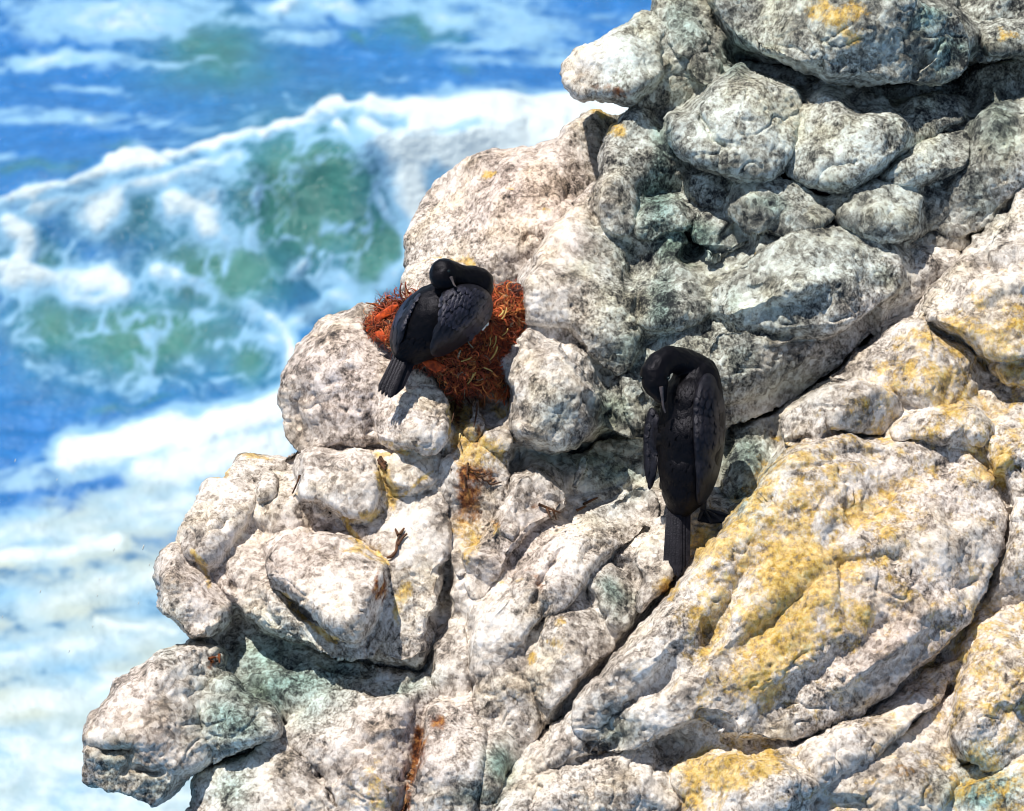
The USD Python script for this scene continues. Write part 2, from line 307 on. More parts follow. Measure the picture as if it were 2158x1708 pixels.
# creases cut into the rocks: line, half width, depth in metres (negative raises a ridge)
CREASES = [
    ('G', [(250,760),(500,520),(760,340),(1000,120)], 24, .045), ('G', [(560,1050),(800,800),(1100,620),(1300,480)], 26, .045), ('G', [(-150,900),(100,700),(250,420),(420,150)], 22, .05), ('D', [(900,1700),(1300,1350),(1700,1250)], 22, .025), ('G', [(-500,1180),(-200,900),(0,640)], 18, .045), ('G', [(900,930),(1200,760),(1450,560)], 18, -.035),
    ('C', [(1440,430),(1450,560),(1560,690),(1650,730)], 9, .035), ('C', [(1570,800),(1600,950),(1610,1040)], 12, .04), ('C', [(1680,850),(1740,960)], 8, .03),
    ('A', [(900,1400),(915,1600)], 8, .015), ('A', [(1150,1540),(1200,1490),(1280,1530),(1300,1640),(1210,1690)], 7, .02), ('A', [(1350,1340),(1440,1230)], 6, .02), ('A', [(560,1560),(620,1440)], 8, .012),
    ('E', [(570,1275),(700,1310),(850,1290)], 9, .05), ('E', [(850,1290),(825,1400),(800,1450)], 6, .03), ('E', [(870,1425),(960,1440),(1050,1430)], 8, .04), ('E', [(1215,830),(1300,830)], 6, .02), ('E', [(1220,950),(1300,920)], 8, .03),
    ('B', [(1440,500),(1520,390),(1640,260)], 6, .03), ('B', [(1380,490),(1480,420),(1540,330)], 5, .015), ('B', [(890,470),(870,400)], 7, .03), ('B', [(960,480),(985,360)], 7, .02), ('B', [(760,50),(790,-20)], 4, .02),
    ('B', [(150,900),(250,935)], 5, .035), ('B', [(90,700),(150,850),(180,920)], 7, .03), ('B', [(215,1070),(230,960)], 6, .02), ('B', [(1230,800),(1300,950)], 7, .02), ('B', [(830,1180),(900,1060),(1050,1060)], 7, .015),
    ('B', [(1440,1180),(1560,1150),(1660,1100)], 8, .03), ('B', [(1500,1290),(1510,1390)], 6, .02), ('B', [(560,1470),(620,1350)], 8, .02),
    ('5', [(800,1420),(950,1375),(1050,1315),(1200,1275),(1270,1285)], 20, -.05), ('5', [(950,1500),(1080,1520),(1250,1500)], 12, .05), ('5', [(1270,1290),(1380,1400)], 12, .02), ('5', [(900,1300),(980,1290)], 6, .01),
    ('D', [(1540,1060),(1650,1110),(1730,1050),(1760,1000)], 6, .03), ('D', [(1770,1030),(1800,1110),(1860,1200)], 5, .03), ('D', [(1860,540),(1900,700),(1830,880),(1990,1080),(2080,1200)], 14, .035), ('D', [(880,900),(900,1000)], 5, .02),
    ('D', [(640,1080),(780,1060)], 6, .02), ('D', [(950,1180),(1100,1150),(1300,1180)], 14, .02), ('D', [(490,1500),(560,1440)], 9, .03), ('D', [(1020,1350),(1040,1500)], 7, .01), ('D', [(1560,320),(1620,400),(1760,440)], 9, .04),
    ('G', [(100,1090),(250,1130),(300,1280)], 10, .05), ('G', [(1200,250),(1220,380),(1400,430)], 16, .02), ('G', [(1480,420),(1650,400),(1780,520)], 18, -.025), ('G', [(130,480),(150,650)], 7, .03), ('G', [(300,60),(330,160)], 8, .025), ('G', [(1640,330),(1850,240)], 8, .02),
    ('G', [(680,1290),(860,1190),(1100,1100),(1380,930)], 14, .03), ('G', [(970,1290),(950,1380)], 8, .04), ('G', [(880,1480),(1050,1390),(1200,1270)], 8, .02),
    ('F', [(180,830),(150,560),(230,330),(290,190)], 7, .04), ('F', [(560,520),(560,700),(450,900)], 10, .04), ('F', [(700,0),(690,170),(660,260)], 6, .035), ('F', [(620,190),(700,160)], 6, .03), ('F', [(880,470),(960,380),(1120,200)], 9, .03),
    ('F', [(930,1150),(900,1380),(870,1560),(850,1740)], 6, .05), ('F', [(820,560),(850,700),(830,830),(850,1000)], 8, .035), ('F', [(1220,380),(1260,260),(1400,60)], 9, .03), ('F', [(1560,280),(1600,400),(1680,480)], 7, .04), ('F', [(1180,640),(1260,540),(1290,400)], 12, .03),
    ('F', [(1230,870),(1260,1030)], 8, .03), ('F', [(1080,960),(1140,1080)], 8, .02), ('F', [(1700,1040),(1710,1180),(1800,1120)], 9, .03), ('F', [(1560,1250),(1600,1310),(1680,1320),(1750,1220)], 9, .06), ('F', [(1850,180),(1900,260)], 8, .04), ('F', [(1190,1690),(1260,1540)], 8, .04), ('F', [(430,1420),(400,1560),(350,1720)], 9, .04), ('F', [(1540,1480),(1600,1620)], 9, .02),
    ('H', [(1165,760),(1300,870),(1330,960),(1470,1040),(1590,1120)], 9, .035), ('H', [(800,1340),(830,1440),(900,1520)], 7, .03), ('H', [(590,1200),(640,1330)], 7, .035), ('H', [(1020,1160),(1090,1050)], 7, .012), ('H', [(1160,760),(1150,620)], 5, .012), ('H', [(750,900),(880,980)], 12, .04), ('H', [(540,940),(600,870)], 8, .03), ('H', [(480,800),(560,740)], 6, .02),
    ('H', [(1480,350),(1560,390),(1720,440)], 7, .03), ('H', [(1050,70),(1030,200),(1040,310)], 6, .015), ('H', [(1100,170),(1200,140)], 5, .012), ('H', [(1480,400),(1520,100)], 14, .02),
    ('C', [(1240,380),(1340,430),(1420,480)], 8, .025), ('C', [(1830,370),(2000,390),(2100,360)], 7, .03), ('C', [(1900,280),(1800,160),(1820,0)], 10, .02), ('5', [(430,1100),(440,1250),(380,1420)], 12, .02), ('5', [(530,1190),(700,1120),(840,1160)], 8, .03),
]
CREASES = [(smooth_line(tile(t, p)), w, d) for t, p, w, d in CREASES]

BASE_TILT = 0.36
def base_depth(x, y):
    d = 14.0 + BASE_TILT * (854 - np.asarray(y, float)) * K * 14
    x = np.asarray(x, float)
    return d + 0.10 * sstep(1000, 500, x) - 0.0 * x

_rf = np.random.default_rng(77)
_SEED = np.stack([_rf.uniform(-2.2, 3.2, 26000), _rf.uniform(10.5, 15.5, 26000), _rf.uniform(4.6, 9.6, 26000)], 1)
_STREE = cKDTree(_SEED); _SDIR = _rf.standard_normal((26000, 3)); _SDIR /= np.linalg.norm(_SDIR, axis=1, keepdims=True); _SVAL = _rf.uniform(-.5, .5, 26000)
def chips(P):
    '''broken, flat-faced stone: each cell of a random mosaic has its own small plane'''
    W = P + 0.045 * np.stack([noise(P * 8, 101) - .5, noise(P * 8, 102) - .5, noise(P * 8, 103) - .5], -1)
    d, i = _STREE.query(W, k=2)
    f = lambda k: 0.016 * _SVAL[i[:, k]] + 0.20 * ((W - _SEED[i[:, k]]) * _SDIR[i[:, k]]).sum(1)
    b = 0.5 * (1 - sstep(0, 0.010, d[:, 1] - d[:, 0]))
    return (f(0) * (1 - b) + f(1) * b) * sstep(0.40, 0.60, fbm(P * 2.3, 2, 104))
def relief(P, amp=1.0, chip=1.0):
    """how far the stone stands out at P, metres: lumps down to a few millimetres"""
    Q = P * [1.0, 1.0, 0.9]
    n = 0.055 * (fbm(Q * 4.5, 2, 3) - 0.5)
    n += 0.012 * (1 - np.abs(2 * noise(Q * 9.0 + 5.3, 31) - 1) - 0.5)
    n += 0.022 * (fbm(Q * 17.0, 2, 5) - 0.5)
    cr = 1 - np.abs(2 * noise(Q * 15.0 + 2.0 * (fbm(Q * 9, 2, 44)[..., None]), 21) - 1)
    n -= 0.009 * np.clip(cr - 0.90, 0, 1) / 0.10 * sstep(0.52, 0.66, noise(Q * 5.0, 23))
    n += 0.005 * (noise(Q * 48.0, 7) - 0.5) + 0.004 * (noise(Q * 95.0, 8) - 0.5) + 0.004 * (noise(Q * 190.0, 9) - 0.5)
    pits = noise(Q * 60.0 + 9.1, 17)
    n -= 0.006 * sstep(0.74, 0.92, pits)
    return (n + chip * chips(P)) * amp

TOTAL = [0]
def lobe(poly, *args, grow=0.0, **kw):
    if grow: poly = np.array(Polygon(poly).buffer(0).buffer(grow, join_style='mitre').exterior.coords)[:-1]
    return lobe_(poly, *args, **kw)
def lobe_(poly, zoff=0.0, H=0.12, R=40.0, tx=0.0, ty=0.0, back=0.16, dome=0.24, step=3.4, amp=1.0, seed=0, depth=None, smooth=2, wob=6.0, chip=0.6):
    """a closed, rounded lump of stone of the given plan outline: rim rounded over R plan units, standing H metres proud, leaning by tx, ty"""
    poly = chaikin(poly, smooth)
    per = LineString(np.vstack([poly, poly[:1]]))
    n = int(per.length / step)
    ring = np.array([per.interpolate(i / n, normalized=True).coords[0] for i in range(n)])
    wv = np.stack([fbm(np.stack([ring[:, 0] / 40, ring[:, 1] / 40, 0 * ring[:, 0] + seed], 1), 3, 51) - 0.5, fbm(np.stack([ring[:, 0] / 40, ring[:, 1] / 40, 0 * ring[:, 0] + seed], 1), 3, 52) - 0.5], 1)
    ring = ring + 2 * wob * wv
    shape = Polygon(ring).buffer(0)
    if shape.geom_type != 'Polygon': shape = max(shape.geoms, key=lambda g: g.area)
    x0, y0, x1, y1 = shape.bounds
    g = 2.0; pad = 12
    gx = np.arange(x0 - pad, x1 + pad, g); gy = np.arange(y0 - pad, y1 + pad, g)
    GX, GY = np.meshgrid(gx, gy)
    ins = shapely.contains_xy(shape, GX.ravel(), GY.ravel()).reshape(GX.shape)
    D = (ndimage.distance_transform_edt(ins) - ndimage.distance_transform_edt(~ins)) * g
    Ds = ndimage.gaussian_filter(D, R / 3 / g)
    w = sstep(0, 0.6 * R, D)
    Dm = np.maximum(D * (1 - w) + Ds * w, 0)
    R = 0.6 * R
    Dmax = max(Dm.max(), 1e-3); Re = min(R, Dmax)
    h = np.sqrt(np.clip(1 - (1 - np.clip(Dm / Re, 0, 1)) ** 2, 0, 1)) * (1 - dome) + dome * np.sqrt(np.clip(1 - (1 - Dm / Dmax) ** 2, 0, 1))
    look = lambda A, p: ndimage.map_coordinates(A, [(p[:, 1] - gy[0]) / g, (p[:, 0] - gx[0]) / g], order=1, mode='nearest')
    rings = []
    for a in (0.35, 0.7, 1.05):
        off = Re * (1 - math.cos(a)) * 0.8
        if off < 0.8: off = 0.8
        b = shape.buffer(-off)
        for gm in getattr(b, 'geoms', [b]):
            if gm.is_empty or gm.length < 8 * step: continue
            e = gm.exterior; k = int(e.length / step)
            rings.append(np.array([e.interpolate(i / k, normalized=True).coords[0] for i in range(k)]))
    bx = np.array(shape.exterior.coords)[:-1]
    last = Re * (1 - math.cos(1.05)) * 0.8 + step * 0.6
    jx, jy = np.meshgrid(np.arange(x0, x1, step), np.arange(y0, y1, step * 0.87))
    jx = jx + (np.arange(jx.shape[0]) % 2)[:, None] * step / 2
    ip = np.stack([jx.ravel(), jy.ravel()], 1)
    ip = ip[look(D, ip) > last]
    pts = np.vstack([bx] + rings + ([ip] if len(ip) else []))
    nb = len(bx)
    tri = Delaunay(pts + 1e-4 * np.random.default_rng(1).standard_normal(pts.shape)).simplices
    c = pts[tri].mean(1)
    tri = tri[shapely.contains_xy(shape, c[:, 0], c[:, 1])]
    cx, cy = shape.centroid.x, shape.centroid.y
    dep = (lambda p: (base_depth(p[:, 0], p[:, 1]) if depth is None else depth(p[:, 0], p[:, 1])) - zoff + ((p[:, 0] - cx) * tx - (p[:, 1] - cy) * ty) * K * 14)
    hf = look(h, pts) * H
    rg = np.random.default_rng(1000 + seed); acc = np.exp(-hf / 0.007)
    ext = 0.5 * (x1 - x0 + y1 - y0)
    for _ in range(7):
        th = rg.uniform(0, 2 * math.pi); dr = np.array([math.cos(th), math.sin(th)])
        pr = (pts - [cx, cy]) @ dr; sup = pr.max()
        acc += np.exp(-(H * rg.uniform(.86, 1.0) - rg.uniform(.3, 1.0) * (pr - sup * rg.uniform(.05, .75)) * K * 14 * min(1.0, H / (0.4 * sup * K * 14 + 1e-6))) / 0.007)
    hf = np.maximum(-0.007 * np.log(acc), 0.12 * hf); hf[:nb] = 0
    # creases
    for ln, wd, dp in CREASES:
        lo, hi = ln.min(0) - 4 * wd, ln.max(0) + 4 * wd
        near = np.flatnonzero((pts[:, 0] > lo[0]) & (pts[:, 0] < hi[0]) & (pts[:, 1] > lo[1]) & (pts[:, 1] < hi[1]))
        if len(near):
            q = pts[near] + 7 * (np.stack([noise(np.stack([pts[near, 0] / 14, pts[near, 1] / 14, 0 * near], 1), 61), noise(np.stack([pts[near, 0] / 14, pts[near, 1] / 14, 0 * near], 1), 62)], 1) - 0.5)
            d, t = line_dist(q, ln)
            hf[near] -= dp * np.exp(-(d / wd) ** 2) * (0.35 + 0.65 * np.sin(np.pi * np.clip(t, 0.03, 0.97)) ** 0.5) * np.clip(hf[near] / 0.03, 0, 1)
    V = at(pts[:, 0], pts[:, 1], dep(pts)) - hf[:, None] * F_
    # the back, coarser, sharing the rim
    kx, ky = np.meshgrid(np.arange(x0, x1, 22), np.arange(y0, y1, 22))
    kp = np.stack([kx.ravel(), ky.ravel()], 1); kp = kp[look(D, kp) > 9]
    bp = np.vstack([bx, kp]) if len(kp) else bx
    bt = Delaunay(bp + 1e-4 * np.random.default_rng(2).standard_normal(bp.shape)).simplices
    c = bp[bt].mean(1); bt = bt[shapely.contains_xy(shape, c[:, 0], c[:, 1])]
    hb = look(h, bp) * back; hb[:nb] = 0
    VB = (at(bp[:, 0], bp[:, 1], dep(bp)) + hb[:, None] * F_)[nb:]
    def wind(v, t, sign):
        nn = np.cross(v[t[:, 1]] - v[t[:, 0]], v[t[:, 2]] - v[t[:, 0]]) @ (-F_)
        flip = nn * sign < 0
        t = t.copy(); t[flip] = t[flip][:, ::-1]; return t
    A2 = lambda p: np.stack([p[:, 0], -p[:, 1]], 1)
    def wind2(p, t, front):
        a = A2(p); s = (a[t[:, 1], 0] - a[t[:, 0], 0]) * (a[t[:, 2], 1] - a[t[:, 0], 1]) - (a[t[:, 1], 1] - a[t[:, 0], 1]) * (a[t[:, 2], 0] - a[t[:, 0], 0])
        t = t.copy(); bad = (s > 0) != front; t[bad] = t[bad][:, ::-1]; return t
    tri = wind2(pts, tri, True); bt = wind2(bp, bt, False)
    bt2 = np.where(bt >= nb, bt - nb + len(V), bt)
    V = np.vstack([V, VB]); Fc = np.vstack([tri, bt2])
    nrm = np.zeros_like(V); fn = np.cross(V[Fc[:, 1]] - V[Fc[:, 0]], V[Fc[:, 2]] - V[Fc[:, 0]])
    for k in range(3): np.add.at(nrm, Fc[:, k], fn)
    nrm /= np.linalg.norm(nrm, axis=1, keepdims=True) + 1e-12
    V = V + relief(V, amp, chip)[:, None] * nrm
    TOTAL[0] += len(Fc)
    return V, Fc

# kind, tile, outline, proud, height, rim radius, lean x, lean y, label
ROCKS = [
 # --- far left group, behind the birds
 ('boulder','A',[(1850,680),(1770,700),(1700,745),(1640,705),(1560,725),(1480,770),(1420,800),(1400,860),(1300,910),(1200,950),(1080,980),(960,975),(840,1000),(760,1030),(640,1120),(570,1190),(520,1250),(490,1320),(450,1420),(436,1500),(440,1640),(460,1800),(700,1900),(1100,1950),(1400,1850),(1600,1500),(1760,1200),(1900,900)],-.30,.20,60,-.1,.25,'pinkish white boulder with yellow lichen flecks behind the nest'),
 ('ledge','d',[(838,620),(843,585),(866,558),(905,546),(1000,540),(1070,560),(1110,600),(1110,660),(1000,720),(850,720)],-.22,.14,30,0,.2,None),
 ('boulder','d',[(800,618),(775,640),(750,645),(700,670),(650,725),(620,760),(598,810),(592,860),(596,920),(610,950),(640,970),(660,948),(770,938),(800,942),(930,952),(946,900),(948,820),(930,770),(900,720),(880,690),(850,640)],-.03,.20,70,.05,.1,'smooth lilac white boulder under the tail of the nesting bird'),
 ('boulder','d',[(800,800),(870,768),(920,785),(946,830),(948,905),(925,950),(850,946),(800,936),(788,870)],.10,.12,40,.0,.15,None),
 # --- left stack
 ('ledge','H',[(560,610),(610,490),(700,450),(900,465),(1000,490),(1000,600),(780,660),(600,680)],-.08,.10,22,0,.3,'low ledge with a band of yellow lichen at the water side'),
 ('boulder','H',[(440,690),(480,640),(700,620),(800,690),(790,800),(700,900),(640,1000),(560,1160),(480,1210),(420,1170),(330,1100),(285,1060),(300,960),(350,850),(400,740)],.0,.14,45,.1,.1,None),
 ('block','H',[(745,640),(790,575),(850,545),(1060,530),(1100,700),(1180,800),(1300,880),(1300,1000),(1150,1000),(870,1020),(760,900),(735,800)],.0,.12,30,0,.15,None),
 ('block','H',[(750,660),(770,610),(830,565),(890,580),(900,680),(860,740),(780,750)],.07,.06,18,0,.1,None),
 ('boulder','H',[(1060,470),(1110,440),(1300,418),(1430,430),(1500,458),(1530,560),(1522,700),(1512,810),(1470,862),(1320,852),(1220,822),(1160,762),(1060,742),(1042,680),(1058,560)],.09,.13,34,0,.05,'squarish white boulder below the smooth lilac one'),
 ('boulder','H',[(1540,480),(1640,448),(1760,440),(1860,470),(1922,540),(1910,612),(1850,662),(1740,712),(1660,700),(1600,640),(1555,560)],.06,.11,30,0,.1,'small oval white stone right of the squarish boulder'),
 ('slab','H',[(1200,840),(1400,840),(1530,760),(1600,560),(1900,560),(1990,680),(2008,860),(2012,1090),(1950,1180),(1965,1260),(1942,1440),(1855,1500),(1850,1700),(1700,1780),(1560,1760),(1480,1640),(1500,1300),(1550,1130),(1400,1060)],.03,.13,36,0,.12,None),
 ('boulder','H',[(145,1180),(190,1090),(290,1040),(320,1110),(430,1200),(480,1260),(545,1330),(625,1400),(625,1470),(565,1560),(445,1640),(340,1655),(265,1580),(150,1470),(122,1390),(138,1290)],.03,.17,48,.15,.15,'round grey white boulder overhanging the water at the left edge'),
 ('slab','H',[(500,1040),(640,930),(800,950),(900,1060),(900,1230),(950,1310),(1080,1450),(1250,1560),(1440,1600),(1560,1500),(1570,1720),(1400,1765),(1200,1722),(1000,1672),(860,1592),(720,1480),(620,1375),(525,1285),(450,1185)],.05,.14,34,0,.2,None),
 ('boulder','H',[(800,1150),(830,1060),(900,1000),(1000,972),(1200,980),(1300,1010),(1450,1060),(1560,1120),(1592,1170),(1582,1280),(1542,1400),(1472,1560),(1400,1652),(1250,1592),(1080,1482),(900,1312),(820,1242)],.13,.17,62,.0,.12,'large smooth white boulder with a yellow lichen seam along its foot'),
 ('boulder','E',[(1180,630),(1050,660),(960,740),(880,820),(800,890),(750,950),(720,1040),(640,1100),(580,1140),(555,1230),(570,1320),(540,1450),(522,1520),(560,1560),(720,1580),(800,1600),(900,1660),(960,1690),(1060,1640),(1110,1580),(1130,1530),(1200,1470),(1280,1430),(1350,1380),(1400,1180),(1420,900),(1420,700),(1300,620)],.05,.20,60,.15,.0,'jutting pale boulder with a dark cracked underside, lowest at the left'),
 ('block','E',[(1290,950),(1340,870),(1480,850),(1540,930),(1725,1060),(1755,1180),(1732,1245),(1600,1275),(1530,1340),(1400,1365),(1320,1400),(1250,1290),(1250,1100)],.10,.12,26,-.3,.0,'grey green angular block right of the jutting boulder'),
 ('slab','d',[(372,1370),(400,1340),(440,1325),(500,1280),(580,1320),(660,1360),(740,1380),(800,1395),(920,1425),(1010,1440),(990,1510),(800,1550),(690,1550),(590,1550),(575,1490),(500,1430),(440,1430)],-.03,.10,30,0,.1,'shaded grey green slab under the overhanging stack'),
 ('block','d',[(370,1745),(408,1668),(418,1632),(447,1612),(513,1597),(535,1570),(583,1555),(607,1574),(645,1594),(664,1640),(704,1680),(730,1745)],.06,.14,30,-.1,.05,None),
 ('slab','d',[(586,1550),(610,1535),(650,1480),(720,1440),(820,1468),(925,1440),(945,1490),(912,1550),(875,1640),(850,1745),(710,1745),(694,1655),(648,1592)],.04,.14,36,0,.0,None),
 # --- gully under the nest
 ('slab','d',[(935,800),(1090,800),(1100,870),(1075,960),(1080,1050),(1050,1100),(1010,1140),(985,1210),(950,1215),(940,1000)],.05,.08,26,0,.1,'stained yellow brown gully wall below the nest'),
 ('block','d',[(985,838),(1000,825),(1020,845),(1012,900),(998,930),(986,890)],.10,.05,10,0,.0,None),
 ('block','d',[(1020,915),(1060,900),(1085,930),(1075,960),(1030,950),(1010,945)],.11,.06,10,0,.0,None),
 # --- middle
 ('boulder','C',[(1090,400),(1180,345),(1250,380),(1400,430),(1480,560),(1600,690),(1660,760),(1650,900),(1600,1040),(1500,1122),(1350,1132),(1210,1095),(1120,1085),(1070,1030),(1055,900),(1075,760),(1040,650),(1070,500)],.09,.19,55,0,.0,'bulging speckled boulder with a dark shadow under it right of the nest'),
 ('slab','d',[(1106,640),(1116,580),(1158,500),(1228,430),(1262,388),(1310,400),(1330,480),(1330,560),(1350,640),(1350,720),(1330,790),(1290,800),(1250,770),(1205,720),(1185,694),(1140,694),(1110,680)],.03,.15,40,.2,.1,'whitened buttress rising right of the nest'),
 ('block','5',[(460,1300),(560,1250),(680,1255),(735,1320),(722,1405),(660,1475),(500,1475),(425,1440)],.10,.09,28,0,.0,None),
 ('block','5',[(640,1460),(720,1420),(795,1480),(815,1600),(800,1740),(600,1740),(460,1580),(560,1500)],.07,.09,28,0,.0,None),
 ('block','d',[(1270,740),(1330,720),(1390,720),(1400,830),(1390,930),(1340,930),(1290,915),(1262,900),(1270,830)],.0,.10,24,0,.0,None),
 ('block','d',[(1300,760),(1340,780),(1366,840),(1362,900),(1325,905),(1300,850)],.05,.07,18,0,.0,None),
 ('slab','C',[(1040,1150),(1210,1120),(1350,1150),(1500,1140),(1620,1070),(1800,1060),(1940,1090),(2020,1350),(1900,1400),(1790,1480),(1600,1560),(1450,1500),(1330,1400),(1250,1300),(1040,1290)],-.07,.08,22,0,.1,'shaded grey ledge between the bulging boulder and the standing bird'),
 ('block','C',[(1500,1190),(1560,1130),(1590,1170),(1560,1280),(1500,1390),(1440,1410),(1450,1300)],.0,.06,12,0,.0,None),
 ('slab','d',[(1072,1000),(1096,984),(1136,984),(1164,1013),(1222,1052),(1180,1090),(1139,1110),(1110,1150),(1080,1180),(1040,1235),(1010,1268),(985,1262),(975,1195),(1010,1125),(1050,1065),(1068,1040)],.07,.12,30,0,.1,None),
 ('slab','d',[(1360,1008),(1378,1040),(1392,1070),(1388,1104),(1350,1126),(1320,1146),(1270,1168),(1240,1205),(1215,1265),(1180,1292),(1140,1305),(1110,1335),(1060,1405),(1020,1425),(1000,1400),(1010,1330),(1030,1270),(1080,1200),(1130,1140),(1200,1090),(1270,1060),(1320,1030)],.10,.13,30,0,.05,None),
 ('block','d',[(1335,1155),(1355,1122),(1395,1098),(1440,1100),(1450,1170),(1425,1212),(1372,1272),(1345,1302),(1328,1262),(1350,1220),(1332,1190)],.12,.11,22,0,.05,None),
 ('ledge','d',[(1350,1100),(1400,1075),(1480,1062),(1560,1060),(1580,1090),(1500,1150),(1440,1190),(1370,1160)],.06,.11,20,0,.2,'small ledge under the feet of the standing bird'),
 ('block','F',[(1540,270),(1640,150),(1830,130),(1905,300),(1885,480),(1765,625),(1640,475),(1555,380)],.08,.12,26,.1,.0,None),
 ('slab','F',[(1250,400),(1380,280),(1520,180),(1580,280),(1660,460),(1755,645),(1642,765),(1500,925),(1330,1095),(1245,1035),(1175,860),(1150,700),(1200,500)],.10,.14,34,0,.0,None),
 ('slab','F',[(830,800),(860,560),(960,400),(1150,380),(1220,520),(1180,700),(1200,860),(1260,1050),(1290,1130),(1155,1235),(1042,1305),(925,1205),(845,1100)],.07,.12,30,0,.0,None),
 ('slab','F',[(590,560),(700,420),(840,540),(865,800),(850,1020),(700,1060),(560,910),(600,760)],.0,.10,26,0,.05,None),
 ('slab','F',[(560,1040),(820,1020),(935,1120),(915,1300),(893,1560),(865,1780),(380,1780),(440,1500),(510,1250)],.08,.12,30,0,.0,None),
 ('slab','F',[(935,1210),(1055,1290),(1010,1440),(990,1580),(930,1780),(880,1780),(905,1400)],.08,.09,16,0,.0,None),
 ('slab','F',[(1330,1170),(1450,1060),(1700,960),(1920,1000),(1840,1150),(1720,1310),(1560,1370),(1310,1425),(1240,1480),(1050,1570),(1000,1595),(1285,1325)],.10,.12,26,0,.0,None),
 ('slab','F',[(1000,1610),(1240,1470),(1500,1390),(1720,1300),(1900,1140),(2220,1250),(2220,1780),(980,1780)],.12,.12,34,0,.0,None),
 # --- big yellow slab and the right hand side
 ('slab','d',[(1540,1085),(1590,1030),(1610,1000),(1640,945),(1700,920),(1770,906),(1840,925),(1870,932),(1950,925),(2005,945),(2055,968),(2085,1000),(2110,1040),(2126,1070),(2108,1120),(2098,1180),(2083,1215),(2053,1290),(2028,1325),(1983,1380),(1932,1415),(1848,1490),(1788,1520),(1733,1542),(1668,1567),(1620,1570),(1535,1570),(1470,1520),(1420,1540),(1330,1590),(1230,1580),(1200,1500),(1250,1432),(1300,1372),(1342,1312),(1388,1270),(1430,1216),(1475,1160)],.15,.22,70,.05,.0,'great sloping slab blotched with yellow lichen'),
 ('block','d',[(1528,905),(1575,882),(1625,868),(1650,880),(1645,940),(1625,985),(1610,1030),(1560,1060),(1505,1050),(1520,990)],-.02,.10,24,0,.1,None),
 ('slab','d',[(1944,652),(1986,584),(2056,524),(2112,455),(2162,390),(2240,330),(2240,740),(2170,762),(2075,757),(2040,712),(1980,697),(1952,682)],.12,.16,40,0,.05,'lichen flecked slab beside the long dark crack'),
 ('block','d',[(2070,765),(2110,745),(2240,730),(2240,832),(2150,817),(2100,795)],.10,.12,22,0,.05,None),
 ('slab','D',[(870,710),(930,622),(1110,500),(1300,350),(1460,270),(1550,330),(1620,410),(1760,450),(1870,560),(1920,720),(1960,860),(1800,960),(1600,960),(1400,860),(1250,760),(1100,720)],.10,.16,40,0,.05,None),
 ('block','D',[(620,890),(760,840),(880,690),(1100,680),(1250,735),(1400,830),(1400,940),(1300,1035),(1190,1045),(1000,1005),(890,1015),(880,1120),(640,1140),(595,1010)],.16,.14,26,0,-.1,'jagged white outcrop with a shadowed overhang above the yellow slab'),
 ('block','D',[(1280,1070),(1400,920),(1600,870),(1850,880),(1910,960),(1890,1080),(1750,1030),(1650,1120),(1540,1070)],.17,.11,24,0,.0,None),
 ('slab','d',[(2095,1000),(2062,900),(2045,800),(2100,790),(2160,815),(2240,830),(2240,1230),(2165,1262),(2112,1292),(2062,1302),(2105,1200),(2132,1080)],.10,.14,34,0,.0,None),
 ('block','d',[(1640,1620),(1500,1740),(1380,1745),(1400,1640),(1440,1602),(1490,1582),(1572,1571),(1645,1590),(1692,1624),(1722,1660),(1705,1692),(1650,1745),(1500,1745)][3:],.20,.16,44,0,.0,'rounded block covered in yellow lichen at the bottom edge'),
 ('slab','G',[(700,1295),(900,1215),(1100,1160),(1300,1055),(1450,955),(1600,840),(1735,795),(1700,890),(1610,1020),(1410,1180),(1260,1300),(1110,1400),(965,1480),(872,1545),(790,1455),(760,1400)],.15,.13,26,0,.1,None),
 ('slab','G',[(872,1550),(1000,1455),(1200,1335),(1400,1195),(1650,1035),(1720,955),(1710,1150),(1650,1300),(1740,1400),(1710,1560),(1520,1790),(890,1790),(840,1650)],.15,.13,26,0,.05,None),
 ('slab','G',[(1690,1180),(1740,850),(1800,690),(1900,530),(2010,440),(2220,340),(2260,1300),(2100,1345),(2030,1385),(1960,1435),(1880,1412),(1760,1372)],.17,.16,40,0,.0,None),
 ('slab','G',[(1500,1790),(1710,1570),(1900,1490),(2060,1405),(2260,1310),(2260,1790)],.14,.13,34,0,.0,None),
 # --- upper right mass
 ('knob','A',[(1404,470),(1420,400),(1490,340),(1560,300),(1640,270),(1730,190),(1830,120),(1850,78),(1920,72),(1990,100),(2100,150),(2120,400),(2000,560),(1900,600),(1850,645),(1785,640),(1760,622),(1660,612),(1540,627),(1470,592),(1420,540)],.02,.16,55,.1,.25,'bright white knob of rock sticking out over the blue water'),
 ('slab','5',[(508,-60),(720,-60),(760,130),(820,280),(900,340),(760,420),(640,480),(520,520),(430,560),(400,480),(470,400),(510,300),(545,230),(520,140)],-.02,.12,30,.1,.0,None),
 ('block','5',[(636,290),(690,235),(790,262),(800,340),(740,388),(660,352)],.07,.07,20,0,.0,None),
 ('block','5',[(560,130),(620,60),(700,80),(740,180),(700,250),(620,280),(560,230)],.05,.08,24,0,.0,None),
 ('boulder','B',[(190,-120),(230,90),(290,170),(360,250),(480,332),(620,392),(720,422),(860,425),(890,472),(1010,502),(1190,514),(1480,514),(1660,508),(1742,472),(1792,380),(1802,290),(1750,180),(1710,110),(1560,75),(1480,50),(1420,-120)],.24,.20,60,-.05,-.1,'massive overhanging boulder at the top of the cliff'),
 ('block','B',[(1440,-120),(1470,50),(1560,88),(1700,85),(1750,-120)],.10,.10,22,0,.0,None),
 ('block','B',[(1735,-120),(1745,100),(1880,130),(2260,160),(2260,-120)],.08,.12,26,0,.0,None),
